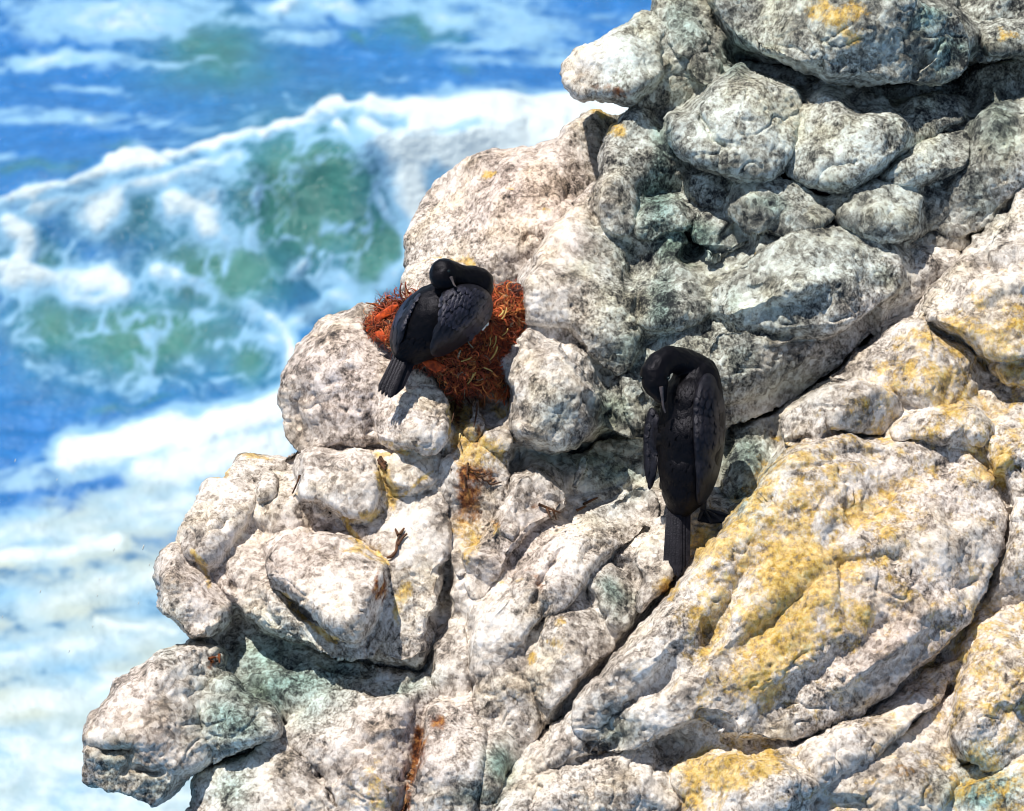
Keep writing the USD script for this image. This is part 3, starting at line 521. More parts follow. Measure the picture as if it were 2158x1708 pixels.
 ('block','B',[(1895,245),(1955,192),(2080,180),(2260,190),(2260,335),(2060,342),(1920,325)],.12,.12,22,0,.0,'mossy green capped block at the upper right edge'),
 ('block','B',[(1865,345),(1990,342),(2005,392),(1900,412)],.08,.06,10,0,.0,None),
 ('slab','B',[(300,350),(560,440),(860,480),(1100,540),(1500,540),(1760,500),(1800,640),(1760,700),(1500,760),(1200,760),(900,660),(700,600),(500,560),(330,480)],-.08,.08,24,0,.0,'recessed band of stone in the shadow of the top overhang'),
 ('boulder','B',[(20,780),(130,640),(190,540),(340,380),(420,450),(580,500),(720,590),(748,680),(722,780),(694,880),(642,1010),(602,1080),(500,1128),(360,1124),(200,1074),(60,1012),(0,962),(-60,830),(-60,740)],.14,.18,48,.1,.0,'bulging pale boulder under the top overhang, left of its twin'),
 ('boulder','B',[(755,660),(850,590),(960,640),(1080,720),(1190,750),(1290,710),(1385,740),(1405,930),(1332,1002),(1252,1062),(1100,1152),(1000,1204),(900,1194),(780,1144),(660,1084),(644,1002),(700,900),(724,780)],.12,.18,48,.0,.0,'bulging pale boulder under the top overhang, right of its twin'),
 ('block','B',[(825,545),(900,510),(1010,535),(1060,580),(1150,580),(1200,630),(1295,685),(1215,745),(1100,725),(960,655),(860,595)],.08,.09,18,0,.0,None),
 ('block','B',[(1370,710),(1440,655),(1600,600),(1775,640),(1775,765),(1610,825),(1510,922),(1420,905),(1390,800)],.08,.11,24,0,.0,None),
 ('block','B',[(1262,1145),(1310,1065),(1420,985),(1560,898),(1700,838),(1795,868),(1806,960),(1772,1065),(1645,1115),(1480,1185),(1330,1184)],.12,.13,28,0,.0,'slanting oblong stone above the long crack'),
 ('block','B',[(955,1365),(1050,1260),(1180,1176),(1300,1165),(1485,1190),(1495,1290),(1455,1385),(1402,1475),(1220,1514),(1100,1464)],.12,.13,28,0,.0,None),
 ('block','B',[(1500,1200),(1640,1145),(1695,1155),(1665,1325),(1582,1405),(1488,1395)],.06,.09,18,0,.0,None),
 ('slab','B',[(1800,900),(1850,780),(1900,700),(2050,650),(2260,620),(2260,960),(2135,1132),(2042,1262),(1902,1402),(1800,1474),(1640,1434),(1618,1382),(1672,1280),(1722,1130),(1794,1050)],.08,.14,36,0,.0,None),
 ('slab','B',[(1740,610),(1780,470),(1900,420),(2260,400),(2260,650),(2050,650),(1900,700),(1800,700)],-.04,.10,24,0,.0,None),
 ('block','B',[(1220,1525),(1420,1480),(1600,1448),(1790,1490),(1765,1562),(1560,1575),(1300,1575)],.0,.08,14,0,.0,None),
 ('block','B',[(1285,1585),(1560,1575),(1725,1612),(1665,1705),(1500,1810),(1380,1745)],.02,.09,18,0,.0,None),
 ('block','B',[(325,1315),(400,1230),(560,1188),(700,1176),(785,1238),(958,1332),(912,1405),(800,1465),(660,1500),(560,1475),(420,1465),(355,1390)],.13,.12,24,0,.0,'diamond shaped stone wedged below the twin boulders'),
 ('block','B',[(58,1400),(190,1328),(330,1328),(400,1460),(425,1530),(330,1605),(170,1645),(108,1605)],.07,.09,12,.2,.1,'dark angular block in a hollow, left of the diamond stone'),
 ('block','B',[(45,1150),(150,1085),(330,1105),(395,1230),(335,1315),(200,1315),(75,1275)],.06,.09,18,0,.0,None),
 ('block','5',[(418,1005),(480,930),(600,905),(690,970),(645,1025),(470,1085),(428,1065)],.07,.09,16,0,.0,None),
 ('slab','5',[(330,600),(420,520),(520,520),(600,640),(700,760),(720,820),(640,880),(580,935),(470,940),(390,870),(300,790),(270,700)],-.02,.10,26,.1,.0,'dark grey green face below the left twin boulder'),
 ('block','5',[(245,880),(290,795),(380,805),(415,900),(415,1010),(340,1080),(265,1030),(235,960)],.06,.10,20,.1,.0,None),
 ('block','5',[(270,700),(330,640),(390,700),(400,790),(330,830),(285,800)],.03,.08,16,.1,.0,None),
 ('boulder','d',[(1518,660),(1530,625),(1548,560),(1575,543),(1620,513),(1700,485),(1770,493),(1850,513),(1890,560),(1895,606),(1850,642),(1790,682),(1740,704),(1650,728),(1600,734),(1545,708)],.13,.16,44,.05,-.1,'large boulder with a bright lit ridge across it above the standing bird'),
 ('slab','d',[(1510,690),(1660,715),(1800,660),(1900,585),(1965,560),(1984,580),(1900,662),(1800,737),(1752,790),(1650,850),(1545,902),(1500,905),(1490,760)],.10,.08,22,.42,-.60,'purplish shaded rock face along the upper side of the long crack'),
]
cliff = thing('rock_cliff', 'pale speckled sea cliff of rounded boulders, cracks and yellow lichen', 'cliff', kind='structure')
ALLV = []
for i, (kind, t, pts, zo, H, Rr, tx, ty, lab) in enumerate(ROCKS):
    pl = tile(t, pts)
    upper = pl[:, 0].mean() > 1330 and pl[:, 1].mean() < 760 and kind != 'knob'
    mesh = lobe(pl, zo, H, Rr * (0.7 if upper else 1.0), tx, ty, seed=i, grow=5.0 if upper else 0.0, chip={'boulder': .32, 'knob': .2, 'slab': .6, 'block': .6, 'ledge': .5}[kind] * (1.0 if pl[:, 0].mean() > 1000 else .7))
    a, b = paint(mesh[0])
    obj(kind, mesh, ROCK, cliff, masks={'paint_a': a, 'paint_b': b}, label=lab)
    ALLV.append(mesh[0])
# bedrock that closes the cracks behind the boulders
BED = [(1400,-160),(1400,60),(1400,120),(1385,190),(1350,230),(1320,330),(1250,420),(1120,560),(1010,580),(880,620),(800,680),(680,760),(640,930),(560,990),(480,1040),(420,1130),(400,1250),(420,1320),(470,1370),(500,1420),(520,1480),(460,1560),(460,1640),(420,1720),(400,1900),(2400,1900),(2400,-160)]
DEEP = [([(1532,898),(1600,860),(1700,800),(1790,720),(1880,650),(1950,600),(1990,560),(2070,500),(2180,390)],13,.24), ([(1560,130),(1620,150),(1725,150),(1800,176),(1930,180),(2010,165),(2050,130),(2180,125)],16,.24), ([(1500,20),(1530,80),(1565,130)],9,.10),
    ([(1430,320),(1500,365),(1600,380),(1650,362),(1740,404),(1800,390),(1880,350),(1990,290)],13,.20), ([(500,1290),(580,1345),(680,1388),(770,1402),(870,1430),(905,1400),(930,1330),(945,1220)],11,.08), ([(420,1640),(450,1612),(510,1592),(560,1560),(588,1550)],10,.14),
    ([(505,1435),(575,1480),(620,1560),(665,1600),(700,1640)],8,.09), ([(1090,952),(1180,965),(1240,948),(1290,912),(1360,906)],13,.14), ([(1428,1213),(1385,1270),(1300,1370),(1220,1470),(1150,1540),(1045,1660)],11,.15), ([(2130,1080),(2090,1215),(2040,1320),(1980,1392),(1900,1440),(1790,1520),(1680,1560)],13,.10),
    ([(2005,1440),(1930,1520),(1850,1565),(1760,1640)],9,.09), ([(1440,470),(1480,500),(1450,540)],16,.14), ([(1560,450),(1620,490),(1700,475),(1760,462)],11,.15), ([(1760,462),(1800,480),(1850,500),(1930,500),(1990,545)],9,.10), ([(1910,360),(1990,330),(2035,300)],9,.08), ([(1648,380),(1660,320),(1682,250)],6,.06), ([(1390,110),(1385,180),(1345,240),(1310,300)],9,.08), ([(640,958),(770,941),(935,950)],6,.05), ([(560,1225),(650,1330),(705,1355)],7,.06), ([(1735,880),(1800,915),(1860,915)],9,.08),
    ([(1800,710),(1900,740),(1960,690)],6,.03), ([(1950,690),(2040,720),(2080,770),(2158,810)],10,.07), ([(1330,240),(1290,330),(1250,400)],8,.08), ([(1130,1560),(1060,1400),(1100,1330),(1220,1270),(1330,1130)],7,.05), ([(1000,1440),(1020,1540),(1005,1700)],6,.07), ([(950,1000),(950,1200),(935,1290)],7,.04), ([(380,1180),(440,1260),(490,1300)],8,.06), ([(640,1000),(700,1080),(790,1160)],6,.04), ([(1720,1700),(1705,1640),(1760,1590)],10,.09), ([(2020,1610),(2060,1600),(2110,1580)],12,.1)]
PX, PY, PD = plan(np.vstack(ALLV))
RC = 4.0; RX0, RY0 = -100.0, -260.0; RW, RH = 660, 560
ci, cj = ((PX - RX0) / RC).astype(int), ((PY - RY0) / RC).astype(int)
okc = (ci >= 0) & (ci < RW) & (cj >= 0) & (cj < RH)
PR = np.full((RH, RW), -9.0); np.maximum.at(PR, (cj[okc], ci[okc]), (base_depth(PX, PY) - PD)[okc])
MK = (PR > -5).astype(float); P0_ = np.where(MK > 0, PR, 0)
FILL = ndimage.gaussian_filter(P0_ * MK, 6) / np.maximum(ndimage.gaussian_filter(MK, 6), 1e-6)
FILL = np.where(ndimage.gaussian_filter(MK, 6) > 1e-3, FILL, 0.0)
ENV = ndimage.gaussian_filter(np.where(MK > 0, P0_, FILL), 2.6)
def bed_depth(x, y):
    x, y = np.asarray(x, float), np.asarray(y, float)
    e = ndimage.map_coordinates(ENV, [(y - RY0) / RC - .5, (x - RX0) / RC - .5], order=1, mode='nearest') - 0.018
    q = np.stack([x, y], -1); A = np.stack([x / 26, y / 26, 0 * x], -1)
    q = q + 16 * np.stack([noise(A, 63) - .5, noise(A, 64) - .5], -1)
    for ln, w, d in DEEP:
        dd, t = line_dist(q, smooth_line(np.array(ln, float)))
        e = e - d * np.exp(-(dd / w) ** 2) * np.sin(np.pi * np.clip(t, .06, .94)) ** .5
    return base_depth(x, y) - e
mesh = lobe(np.array(BED, float), 0.0, .001, 30, back=.9, step=4.2, seed=99, wob=8, depth=bed_depth)
a, b = paint(mesh[0])
obj('bedrock', mesh, ROCK, cliff, masks={'paint_a': a, 'paint_b': b}, label='continuous stone filling the joints between the boulders')
ALLV.append(mesh[0])
# the cliff's foot, down to below the water
foot = [at(x, y, d) for x, y, d in ((760, 1050, 14.6), (1500, 300, 14.9), (2400, -100, 15.2), (2400, 1850, 14.3), (760, 1850, 14.3), (2400, -100, 17.0))]
foot += [np.array([x, y, -2.0]) for x, y in ((-0.6, 12.6), (2.6, 12.6), (-0.6, 15.0), (3.2, 18.0))]
hull = trimesh.convex.convex_hull(np.array(foot))
for _ in range(5): hull = hull.subdivide() if len(hull.faces) < 20000 else hull
v = hull.vertices + 0.25 * (fbm(hull.vertices * 1.5, 4, 71) - 0.5)[:, None] * hull.vertex_normals - 0.12 * hull.vertex_normals
a, b = paint(v)
obj('cliff_foot', (v, hull.faces), ROCK, cliff, masks={'paint_a': a, 'paint_b': b})
ALLV = np.vstack(ALLV)
_px, _py, _pd = plan(ALLV)
_tree = cKDTree(np.stack([_px, _py], 1))
def surface(x, y, r=5.0):
    """nearest stone at a plan position"""
    i = _tree.query_ball_point([x, y], r)
    return _pd[i].min() if i else float(base_depth(x, y))

# ------------------------------------------------------------------ the sea
def grow(a, b, s, far, ratio=1.25):
    mid = np.arange(a, b + s / 2, s)
    up, st = [], s
    p = b
    while p < far[1]: st *= ratio; p += st; up.append(p)
    dn, st = [], s
    p = a
    while p > far[0]: st *= ratio; p -= st; dn.append(p)
    return np.array(dn[::-1] + list(mid) + up)
def make_sea():
    xs = grow(-4.6, 2.6, 0.018, (-4000, 4000)); ys = grow(23.0, 40.0, 0.032, (-60, 6000))
    X, Y = np.meshgrid(xs, ys)
    P0 = np.stack([X.ravel(), Y.ravel(), 0 * X.ravel()], 1)
    px, py, d = plan(P0)
    ok = d > 1
    px, py = np.where(ok, px, -9999), np.where(ok, py, -9999)
    near = (px > -900) & (px < 2400) & (py > -700) & (py < 2300)
    # breaking wave
    cx = [-400, 0, 150, 300, 450, 640, 780, 850, 930, 1010, 1100, 1250, 1400, 2400]
    ca = [500, 428, 388, 346, 305, 258, 228, 222, 215, 196, 212, 218, 222, 240]
    ch = [.35, .52, .60, .70, .78, .90, .98, 1.0, 1.0, 1.02, .98, .94, .9, .6]
    h = np.interp(px, cx, ch); yc = np.interp(px, cx, ca) + 318 * h
    h = h + 0.05 * (fbm(np.stack([px / 60, 0 * px, 0 * px], 1), 3, 81) - 0.5)
    s = (py - yc) / 165.0
    s = s + 0.25 * (fbm(np.stack([px / 150, py / 150, 0 * px], 1), 2, 82) - 0.5)
    prof = np.where(s < 0, np.exp(-(np.abs(s) / 1.5) ** 1.6), np.exp(-(np.abs(s) / 0.85) ** 1.7))
    z = h * prof
    # second roll in front of it, and the surge of white water against the rock
    l2 = smooth_line([(-200, 640), (60, 600), (250, 600), (430, 690), (560, 760), (700, 880)])
    q = np.stack([px, py + 40], 1)
    z2 = np.zeros(len(px)); nn = np.flatnonzero(near)
    dd, _ = line_dist(q[nn], l2); z2[nn] = 0.22 * np.exp(-(dd / 70) ** 2)
    dd, _ = line_dist(q[nn], smooth_line([(100, 1060), (350, 1030), (520, 970), (700, 900)])); z2[nn] += 0.12 * np.exp(-(dd / 60) ** 2)
    dd, _ = line_dist(q[nn], smooth_line([(-100, 1330), (150, 1240), (400, 1180)])); z2[nn] += 0.04 * np.exp(-(dd / 70) ** 2)
    z = z + z2
    W = np.stack([X.ravel(), Y.ravel(), 0 * X.ravel()], 1)
    far_ = np.clip(np.hypot(X.ravel(), Y.ravel() - 30) / 60, 0, 1)
    z = z + (0.10 * (fbm(W * [0.9, 1.6, 1], 3, 83) - 0.5) + 0.07 * (fbm(W * [2.6, 4.5, 1], 3, 84) - 0.5) + 0.03 * (fbm(W * [9, 12, 1], 2, 85) - 0.5)) * (1 - 0.5 * far_)
    dy = -0.42 * h * prof ** 3
    V = np.stack([X.ravel(), Y.ravel() + dy, z], 1)
    # foam and water colour
    ax, ay, ad = plan(V)
    ax, ay = np.where(ok, ax, -9999), np.where(ok, ay, -9999)
    A = np.stack([ax, ay, 0 * ax], 1)
    wx, wy = fbm(A / 70, 3, 91) - 0.5, fbm(A / 70, 3, 92) - 0.5
    fx, fy = ax + 60 * wx, ay + 60 * wy
    def blobs(lst, m=None):
        m = np.zeros(len(fx)) if m is None else m
        for bx, by, rx, ry, sv in lst:
            m = np.maximum(m, sv * np.exp(-0.9 * (((fx - bx) / rx) ** 2 + ((fy - by) / ry) ** 2)))
        return m
    def strokes(lst, m):
        for ln, w, sv in lst:
            ln = smooth_line(ln); sel = np.flatnonzero((ax > ln[:, 0].min() - 4 * w - 40) & (ax < ln[:, 0].max() + 4 * w + 40) & (ay > ln[:, 1].min() - 4 * w - 40) & (ay < ln[:, 1].max() + 4 * w + 40))
            if len(sel):
                dd, _ = line_dist(np.stack([fx[sel] * .6 + ax[sel] * .4, fy[sel] * .6 + ay[sel] * .4], 1), ln)
                m[sel] = np.maximum(m[sel], sv * np.exp(-(dd / w) ** 2))
        return m
    # lace: cell edges
    cells = RNG.uniform([-400, -200], [1500, 1900], (900, 2))
    tr = cKDTree(cells)
    lace = np.zeros(len(fx))
    dd, _ = tr.query(np.stack([fx[nn] + 50 * wy[nn], fy[nn] * 1.15 - 50 * wx[nn]], 1), k=2)
    lace[nn] = np.exp(-((dd[:, 1] - dd[:, 0]) / (9 + 9 * noise(A[nn] / 55, 96))) ** 2) * (0.5 + 0.8 * noise(A[nn] / 38, 94))
    cells2 = RNG.uniform([-400, -200], [1500, 1900], (5000, 2)); tr2 = cKDTree(cells2)
    dd, _ = tr2.query(np.stack([fx[nn], fy[nn] * 1.2], 1), k=2)
    lace[nn] = np.maximum(lace[nn], 0.6 * np.exp(-((dd[:, 1] - dd[:, 0]) / 6) ** 2))
    teal = blobs([(650,420,200,190,1.2),(780,520,90,130,1.2),(480,560,190,110,1.1),(300,700,260,110,1.1),(120,680,120,100,1),(450,120,140,90,.9),(420,80,90,60,.9),(540,160,90,40,.6),(900,50,70,40,.8),(860,60,60,50,.7),(60,560,100,80,.9),(760,660,80,60,.8),(520,760,80,60,1),(300,450,200,80,.7),(700,300,120,80,.9)])
    foam = np.zeros(len(fx)) + 0.05
    inwave = blobs([(620,470,260,230,1),(300,680,330,150,1),(60,600,160,140,1)])
    dome_ = np.clip(1.5 * blobs([(720,400,150,170,1),(790,540,80,110,1),(480,770,140,60,.9),(330,700,110,90,.8),(620,520,120,110,.9)]), 0, 1)
    foam = np.maximum(foam, (0.55 + 0.30 * dome_) * lace * np.clip(inwave * 1.6, 0, 1))
    # dark clear windows of water in the face
    clear = blobs([(640,470,70,60,1),(700,400,60,70,1),(600,330,70,50,.7),(560,540,60,50,.9),(690,500,55,45,1),(500,600,50,35,.9),(610,620,60,40,.9),(240,740,80,60,.9),(150,740,50,60,.8),(370,740,60,60,1),(440,770,50,40,1),(520,770,40,30,1),(330,640,60,40,.7),(400,630,70,26,.9),(120,650,40,50,.7),(780,570,40,60,.8),(760,400,40,70,1),(800,500,36,60,.8),(740,330,40,40,.7)])
    foam = strokes([([(0,425),(150,385),(300,345),(450,310),(640,260),(780,222)],14,1.0),([(60,440),(200,420),(330,380),(500,340)],24,.75),([(240,350),(270,322),(320,335)],22,1.5),([(700,262),(760,330),(800,420),(845,520),(870,600)],14,.95),
        ([(330,570),(470,610),(570,660),(620,710),(610,800),(560,850)],20,.9),([(0,570),(120,600),(250,590)],30,1.0),([(200,450),(240,420)],46,1.0),([(360,430),(420,425),(440,470)],40,.95),([(20,470),(60,520),(20,590)],36,.95),([(590,700),(680,640),(760,620),(860,560)],26,.7),
        ([(640,600),(740,590),(800,640)],22,.7),([(130,610),(200,640),(260,600)],18,.9),([(560,390),(640,450),(690,520)],10,.5),([(60,760),(160,800),(330,800)],16,.5),([(430,480),(520,520),(620,560)],20,.6)], foam)
    foam = foam * (1 - 0.85 * np.clip(clear, 0, 1))
    foam = strokes([([(890,260),(1000,215),(1100,245),(1300,235)],46,1.25),([(860,330),(950,320),(1100,300),(1330,280)],60,1.15),([(840,300),(880,420),(900,560)],50,1.0),([(775,224),(850,228),(930,225)],26,1.1),([(800,290),(860,380),(890,470)],44,.8),([(760,262),(830,300),(900,300)],34,.85),([(560,290),(640,250),(720,225)],12,1.2),
        ([(150,955),(280,930),(400,910),(590,860)],48,1.15),([(320,985),(450,965),(600,935)],64,1.0),([(0,1010),(200,990)],40,.5),([(0,1130),(200,1090),(420,1060)],70,.68),([(0,1180),(120,1165),(240,1140)],36,.9),([(60,1290),(250,1230),(400,1200)],60,.72),([(0,1400),(200,1360),(360,1330)],60,.72),
        ([(0,1500),(200,1470),(330,1440)],90,.78),([(0,1600),(150,1600),(300,1690)],120,.80),([(200,1310),(300,1320),(380,1330)],16,.85),([(0,1720),(400,1720)],90,.78)], foam)
    # streaks of thin foam on the open blue water behind the wave
    back = sstep(40, -60, ay - np.interp(ax, cx, ca))
    st = fbm(np.stack([ax / 210, ay / 42, 0 * ax], 1), 4, 95)
    foam = np.maximum(foam, back * (0.08 + 1.15 * np.clip(st - 0.47, 0, 1)))
    foam = np.maximum(foam, back * blobs([(250,30,240,55,.72),(900,30,200,40,.62),(700,20,120,40,.7),(120,120,140,22,.7),(460,128,80,10,.8),(330,140,120,12,.6),(180,190,120,12,.5),(1100,60,160,60,.5),(1000,90,110,22,.5),(640,80,90,16,.6),(180,255,40,10,.7),(600,10,80,20,.8)]))
    darks = blobs([(870,50,60,20,1),(900,62,40,18,1),(760,75,30,12,.9),(820,80,30,12,.8),(950,70,30,10,.8),(480,110,90,40,.9),(560,165,60,18,.7),(60,350,90,14,.9),(140,345,50,10,.7),(250,310,40,10,.7),(240,860,40,8,.9),(330,850,60,7,.8),(970,140,30,8,.6),(400,90,40,30,.8),(690,250,60,8,.5)])
    foam = np.where(ay < 900, foam * (1 - 0.8 * np.clip(darks, 0, 1)), foam)
    teal = np.maximum(teal, 0.85 * darks)
    teal = np.maximum(teal, 0.35 * sstep(1050, 1200, ay))
    foam = np.maximum(foam, 0.46 * sstep(980, 1250, ay)) - 0.26 * sstep(930, 1050, ay) * (fbm(np.stack([(ax + ay * .7) / 230, (ay + ax * .16) / 30, 0 * ax], 1), 4, 93) - .47)
    # the same surf goes on along the coast, either side of the stretch seen here
    foam = np.where(near, foam, 0.1)
    wide = ok & (ax > -6000) & (ax < 8000) & (ay > -1500) & (ay < 3500)
    side = np.where(wide, np.maximum(sstep(930, 1080, ax), sstep(-20, -160, ax)), 0)
    cr_ = np.interp(ax, cx, ca)
    froth = np.exp(-((ay - cr_ - 10) / 24) ** 2) + np.where(ay > cr_, np.exp(-((ay - cr_ - 60) / 330) ** 2), 0) * (0.50 + 1.6 * (fbm(A / [85, 60, 1], 4, 87) - .46)) + sstep(780, 1000, ay) * (0.45 + 1.2 * (fbm(A / [210, 46, 1], 4, 88) - .46)) + sstep(40, -60, ay - cr_) * (.08 + 1.15 * np.clip(st - .47, 0, 1))
    foam = np.maximum(foam, side * np.clip(froth, 0, 1.1))
    teal = np.maximum(teal, side * .9 * np.where(ay > cr_, np.exp(-((ay - cr_ - 180) / 200) ** 2), 0))
    # foam heaps stand up from the water
    bump_ = np.clip(foam - 0.45, 0, .45) * near * (1 - 0.6 * sstep(850, 1000, ay))
    V[:, 2] += bump_ * (0.10 * fbm(V * [5, 5, 0], 3, 97) + 0.05 * fbm(V * [16, 16, 0], 2, 98))
    milk = sstep(900, 1120, ay) * np.clip(0.35 + 1.6 * (fbm(A / [160, 60, 1], 3, 99) - .42), 0, 1)
    paint_a = np.stack([np.clip(foam, 0, 1.4), np.clip(teal, 0, 1), milk], 1)
    nx, ny = len(xs), len(ys)
    i, j = np.meshgrid(np.arange(nx - 1), np.arange(ny - 1))
    k = (j * nx + i).ravel()
    f = np.vstack([np.stack([k, k + 1, k + nx + 1], 1), np.stack([k, k + nx + 1, k + nx], 1)])
    return V, f, paint_a
V, f, pa = make_sea()
tag(obj('sea', (V, f), SEA, masks={'paint_a': pa}), 'blue sea with a green breaking wave and white foam', 'sea', kind='structure')

# ------------------------------------------------------------------ birds
def ellipsoid_chain(chain, close=()):
    """chain of (point, radius): hull of neighbours, all in one closed surface"""
    def ball(p, r): return manifold3d.Manifold.sphere(r, 28).translate(list(map(float, p)))
    parts = []
    for seg in chain:
        for (p, r), (q, s) in zip(seg[:-1], seg[1:]):
            parts.append(manifold3d.Manifold.batch_hull([ball(p, r), ball(q, s)]))
    m = manifold3d.Manifold.batch_boolean(parts, manifold3d.OpType.Add).refine_to_length(0.007)
    mm = m.to_mesh(); t = trimesh.Trimesh(mm.vert_properties[:, :3], mm.tri_verts, process=True)
    trimesh.smoothing.filter_taubin(t, lamb=0.5, nu=0.5, iterations=22)
    return t
class Frame:
    """bird measurements: plan units of an enlarged view -> points at a depth near d0"""
    def __init__(s, ox, oy, sc, d0): s.ox, s.oy, s.sc, s.d0 = ox, oy, sc, d0
    def p(s, x, y, dz=0.0): return at(s.ox + s.sc * np.asarray(x, float), s.oy + s.sc * np.asarray(y, float), s.d0 + np.asarray(dz, float))
    def r(s, px): return px * s.sc * K * s.d0
def front_depth(fr, spheres, x, y):
    """front surface of the body (offset in depth) over the positions x, y"""
    best = np.full(np.shape(x), 0.06)
    for sx, sy, dz, r in spheres:
        q = r * r - (x - sx) ** 2 - (y - sy) ** 2
        best = np.minimum(best, dz - fr.r(np.sqrt(np.maximum(q, 0))) + np.where(q < 0, 0.05, 0))
    return best
def shell(fr, spheres, poly, lift=0.010, thick=0.016, step=9.0):
    """a folded wing lying on the body"""
    poly = chaikin(poly, 2); shape = Polygon(poly).buffer(0)
    x0, y0, x1, y1 = shape.bounds
    gx, gy = np.arange(x0 - 40, x1 + 40, 6.0), np.arange(y0 - 40, y1 + 40, 6.0)
    GX, GY = np.meshgrid(gx, gy)
    B = ndimage.gaussian_filter(front_depth(fr, spheres, GX, GY), 3.5)
    ins = shapely.contains_xy(shape, GX.ravel(), GY.ravel()).reshape(GX.shape)
    D = (ndimage.distance_transform_edt(ins) - ndimage.distance_transform_edt(~ins)) * 6.0
    look = lambda A, p: ndimage.map_coordinates(A, [(p[:, 1] - gy[0]) / 6.0, (p[:, 0] - gx[0]) / 6.0], order=1, mode='nearest')
    e = shape.exterior; n = int(e.length / step)
    bx = np.array([e.interpolate(i / n, normalized=True).coords[0] for i in range(n)])
    jx, jy = np.meshgrid(np.arange(x0, x1, step), np.arange(y0, y1, step))
    ip = np.stack([jx.ravel(), jy.ravel()], 1); ip = ip[look(D, ip) > step * 0.7]
    pts = np.vstack([bx, ip]); tri = Delaunay(pts).simplices; c = pts[tri].mean(1); tri = tri[shapely.contains_xy(shape, c[:, 0], c[:, 1])]
    a = np.stack([pts[:, 0], -pts[:, 1]], 1)
    s = (a[tri[:, 1], 0] - a[tri[:, 0], 0]) * (a[tri[:, 2], 1] - a[tri[:, 0], 1]) - (a[tri[:, 1], 1] - a[tri[:, 0], 1]) * (a[tri[:, 2], 0] - a[tri[:, 0], 0])
    tri[s < 0] = tri[s < 0][:, ::-1]
    t = np.sqrt(np.clip(1 - (1 - np.clip(look(D, pts) / 40, 0, 1)) ** 2, 0, 1)); t[:n] = 0
    front = lambda p: look(B, p) - lift
    dz = front(pts)
    Vf = fr.p(pts[:, 0], pts[:, 1], dz - thick * t); Vb = fr.p(pts[:, 0], pts[:, 1], dz + 0.02 * t + 0.002)
    return (np.vstack([Vf, Vb]), np.vstack([tri, tri[:, ::-1] + len(pts)] + [np.array([[i, i + len(pts), (i + 1) % n], [(i + 1) % n, i + len(pts), (i + 1) % n + len(pts)]]) for i in range(n)])), (lambda p: look(B, p) - lift - thick * np.sqrt(np.clip(1 - (1 - np.clip(look(D, p) / 40, 0, 1)) ** 2, 0, 1))), shape
def feather(fr, x, y, ang, L, W, dfun, raise_tip=0.004, over=0.001, sides=7):
    """one small vane: a pointed oval blade that follows the wing, its tip lifted"""
    ca, sa = math.cos(ang), math.sin(ang)
    us = np.linspace(0, 1, sides)
    wid = W * np.sin(np.pi * np.clip(us * 0.88 + 0.10, 0, 1)) ** 0.7
    rows = []
    for u, w in zip(us, wid):
        for sgn, hgt in ((-1, 0.0), (0, 0.0016), (1, 0.0)):
            px, py = x + ca * L * u - sa * w * sgn, y + sa * L * u + ca * w * sgn
            rows.append((px, py, hgt + over + raise_tip * u))
    rows = np.array(rows)
    dz = dfun(rows[:, :2]) - rows[:, 2]
    top = fr.p(rows[:, 0], rows[:, 1], dz); bot = fr.p(rows[:, 0], rows[:, 1], dz + 0.0016)
    f = []
    for i in range(sides - 1):
        for j in range(2):
            a = i * 3 + j; f += [[a, a + 1, a + 3], [a + 1, a + 4, a + 3]]
    f = np.array(f); n = len(rows)
    return np.vstack([top, bot]), np.vstack([f, f[:, ::-1] + n])
def blade(fr, p0, p1, w0, w1, dz0, dz1, bend=0.0, n=9):
    """a long tail feather from p0 to p1"""
    p0, p1 = np.array(p0, float), np.array(p1, float); t = np.linspace(0, 1, n)
    d = p1 - p0; d /= np.linalg.norm(d); nrm = np.array([-d[1], d[0]])
    rows = []
    for u in t:
        c = p0 + (p1 - p0) * u; w = (w0 + (w1 - w0) * u) * (1 if u < 0.86 else math.sqrt(max(0.03, 1 - ((u - 0.86) / 0.14) ** 2)))
        for sgn, hgt in ((-1, 0.0), (0, 0.0025), (1, 0.0)):
            q = c + nrm * w * sgn
            rows.append((q[0], q[1], dz0 + (dz1 - dz0) * u + bend * 4 * u * (1 - u) - hgt))
    rows = np.array(rows); top = fr.p(rows[:, 0], rows[:, 1], rows[:, 2]); bot = fr.p(rows[:, 0], rows[:, 1], rows[:, 2] + 0.003)
    f = []
    for i in range(n - 1):
        for j in range(2):
            a = i * 3 + j; f += [[a, a + 1, a + 3], [a + 1, a + 4, a + 3]]
    f = np.array(f); k = len(rows)
    return np.vstack([top, bot]), np.vstack([f, f[:, ::-1] + k])

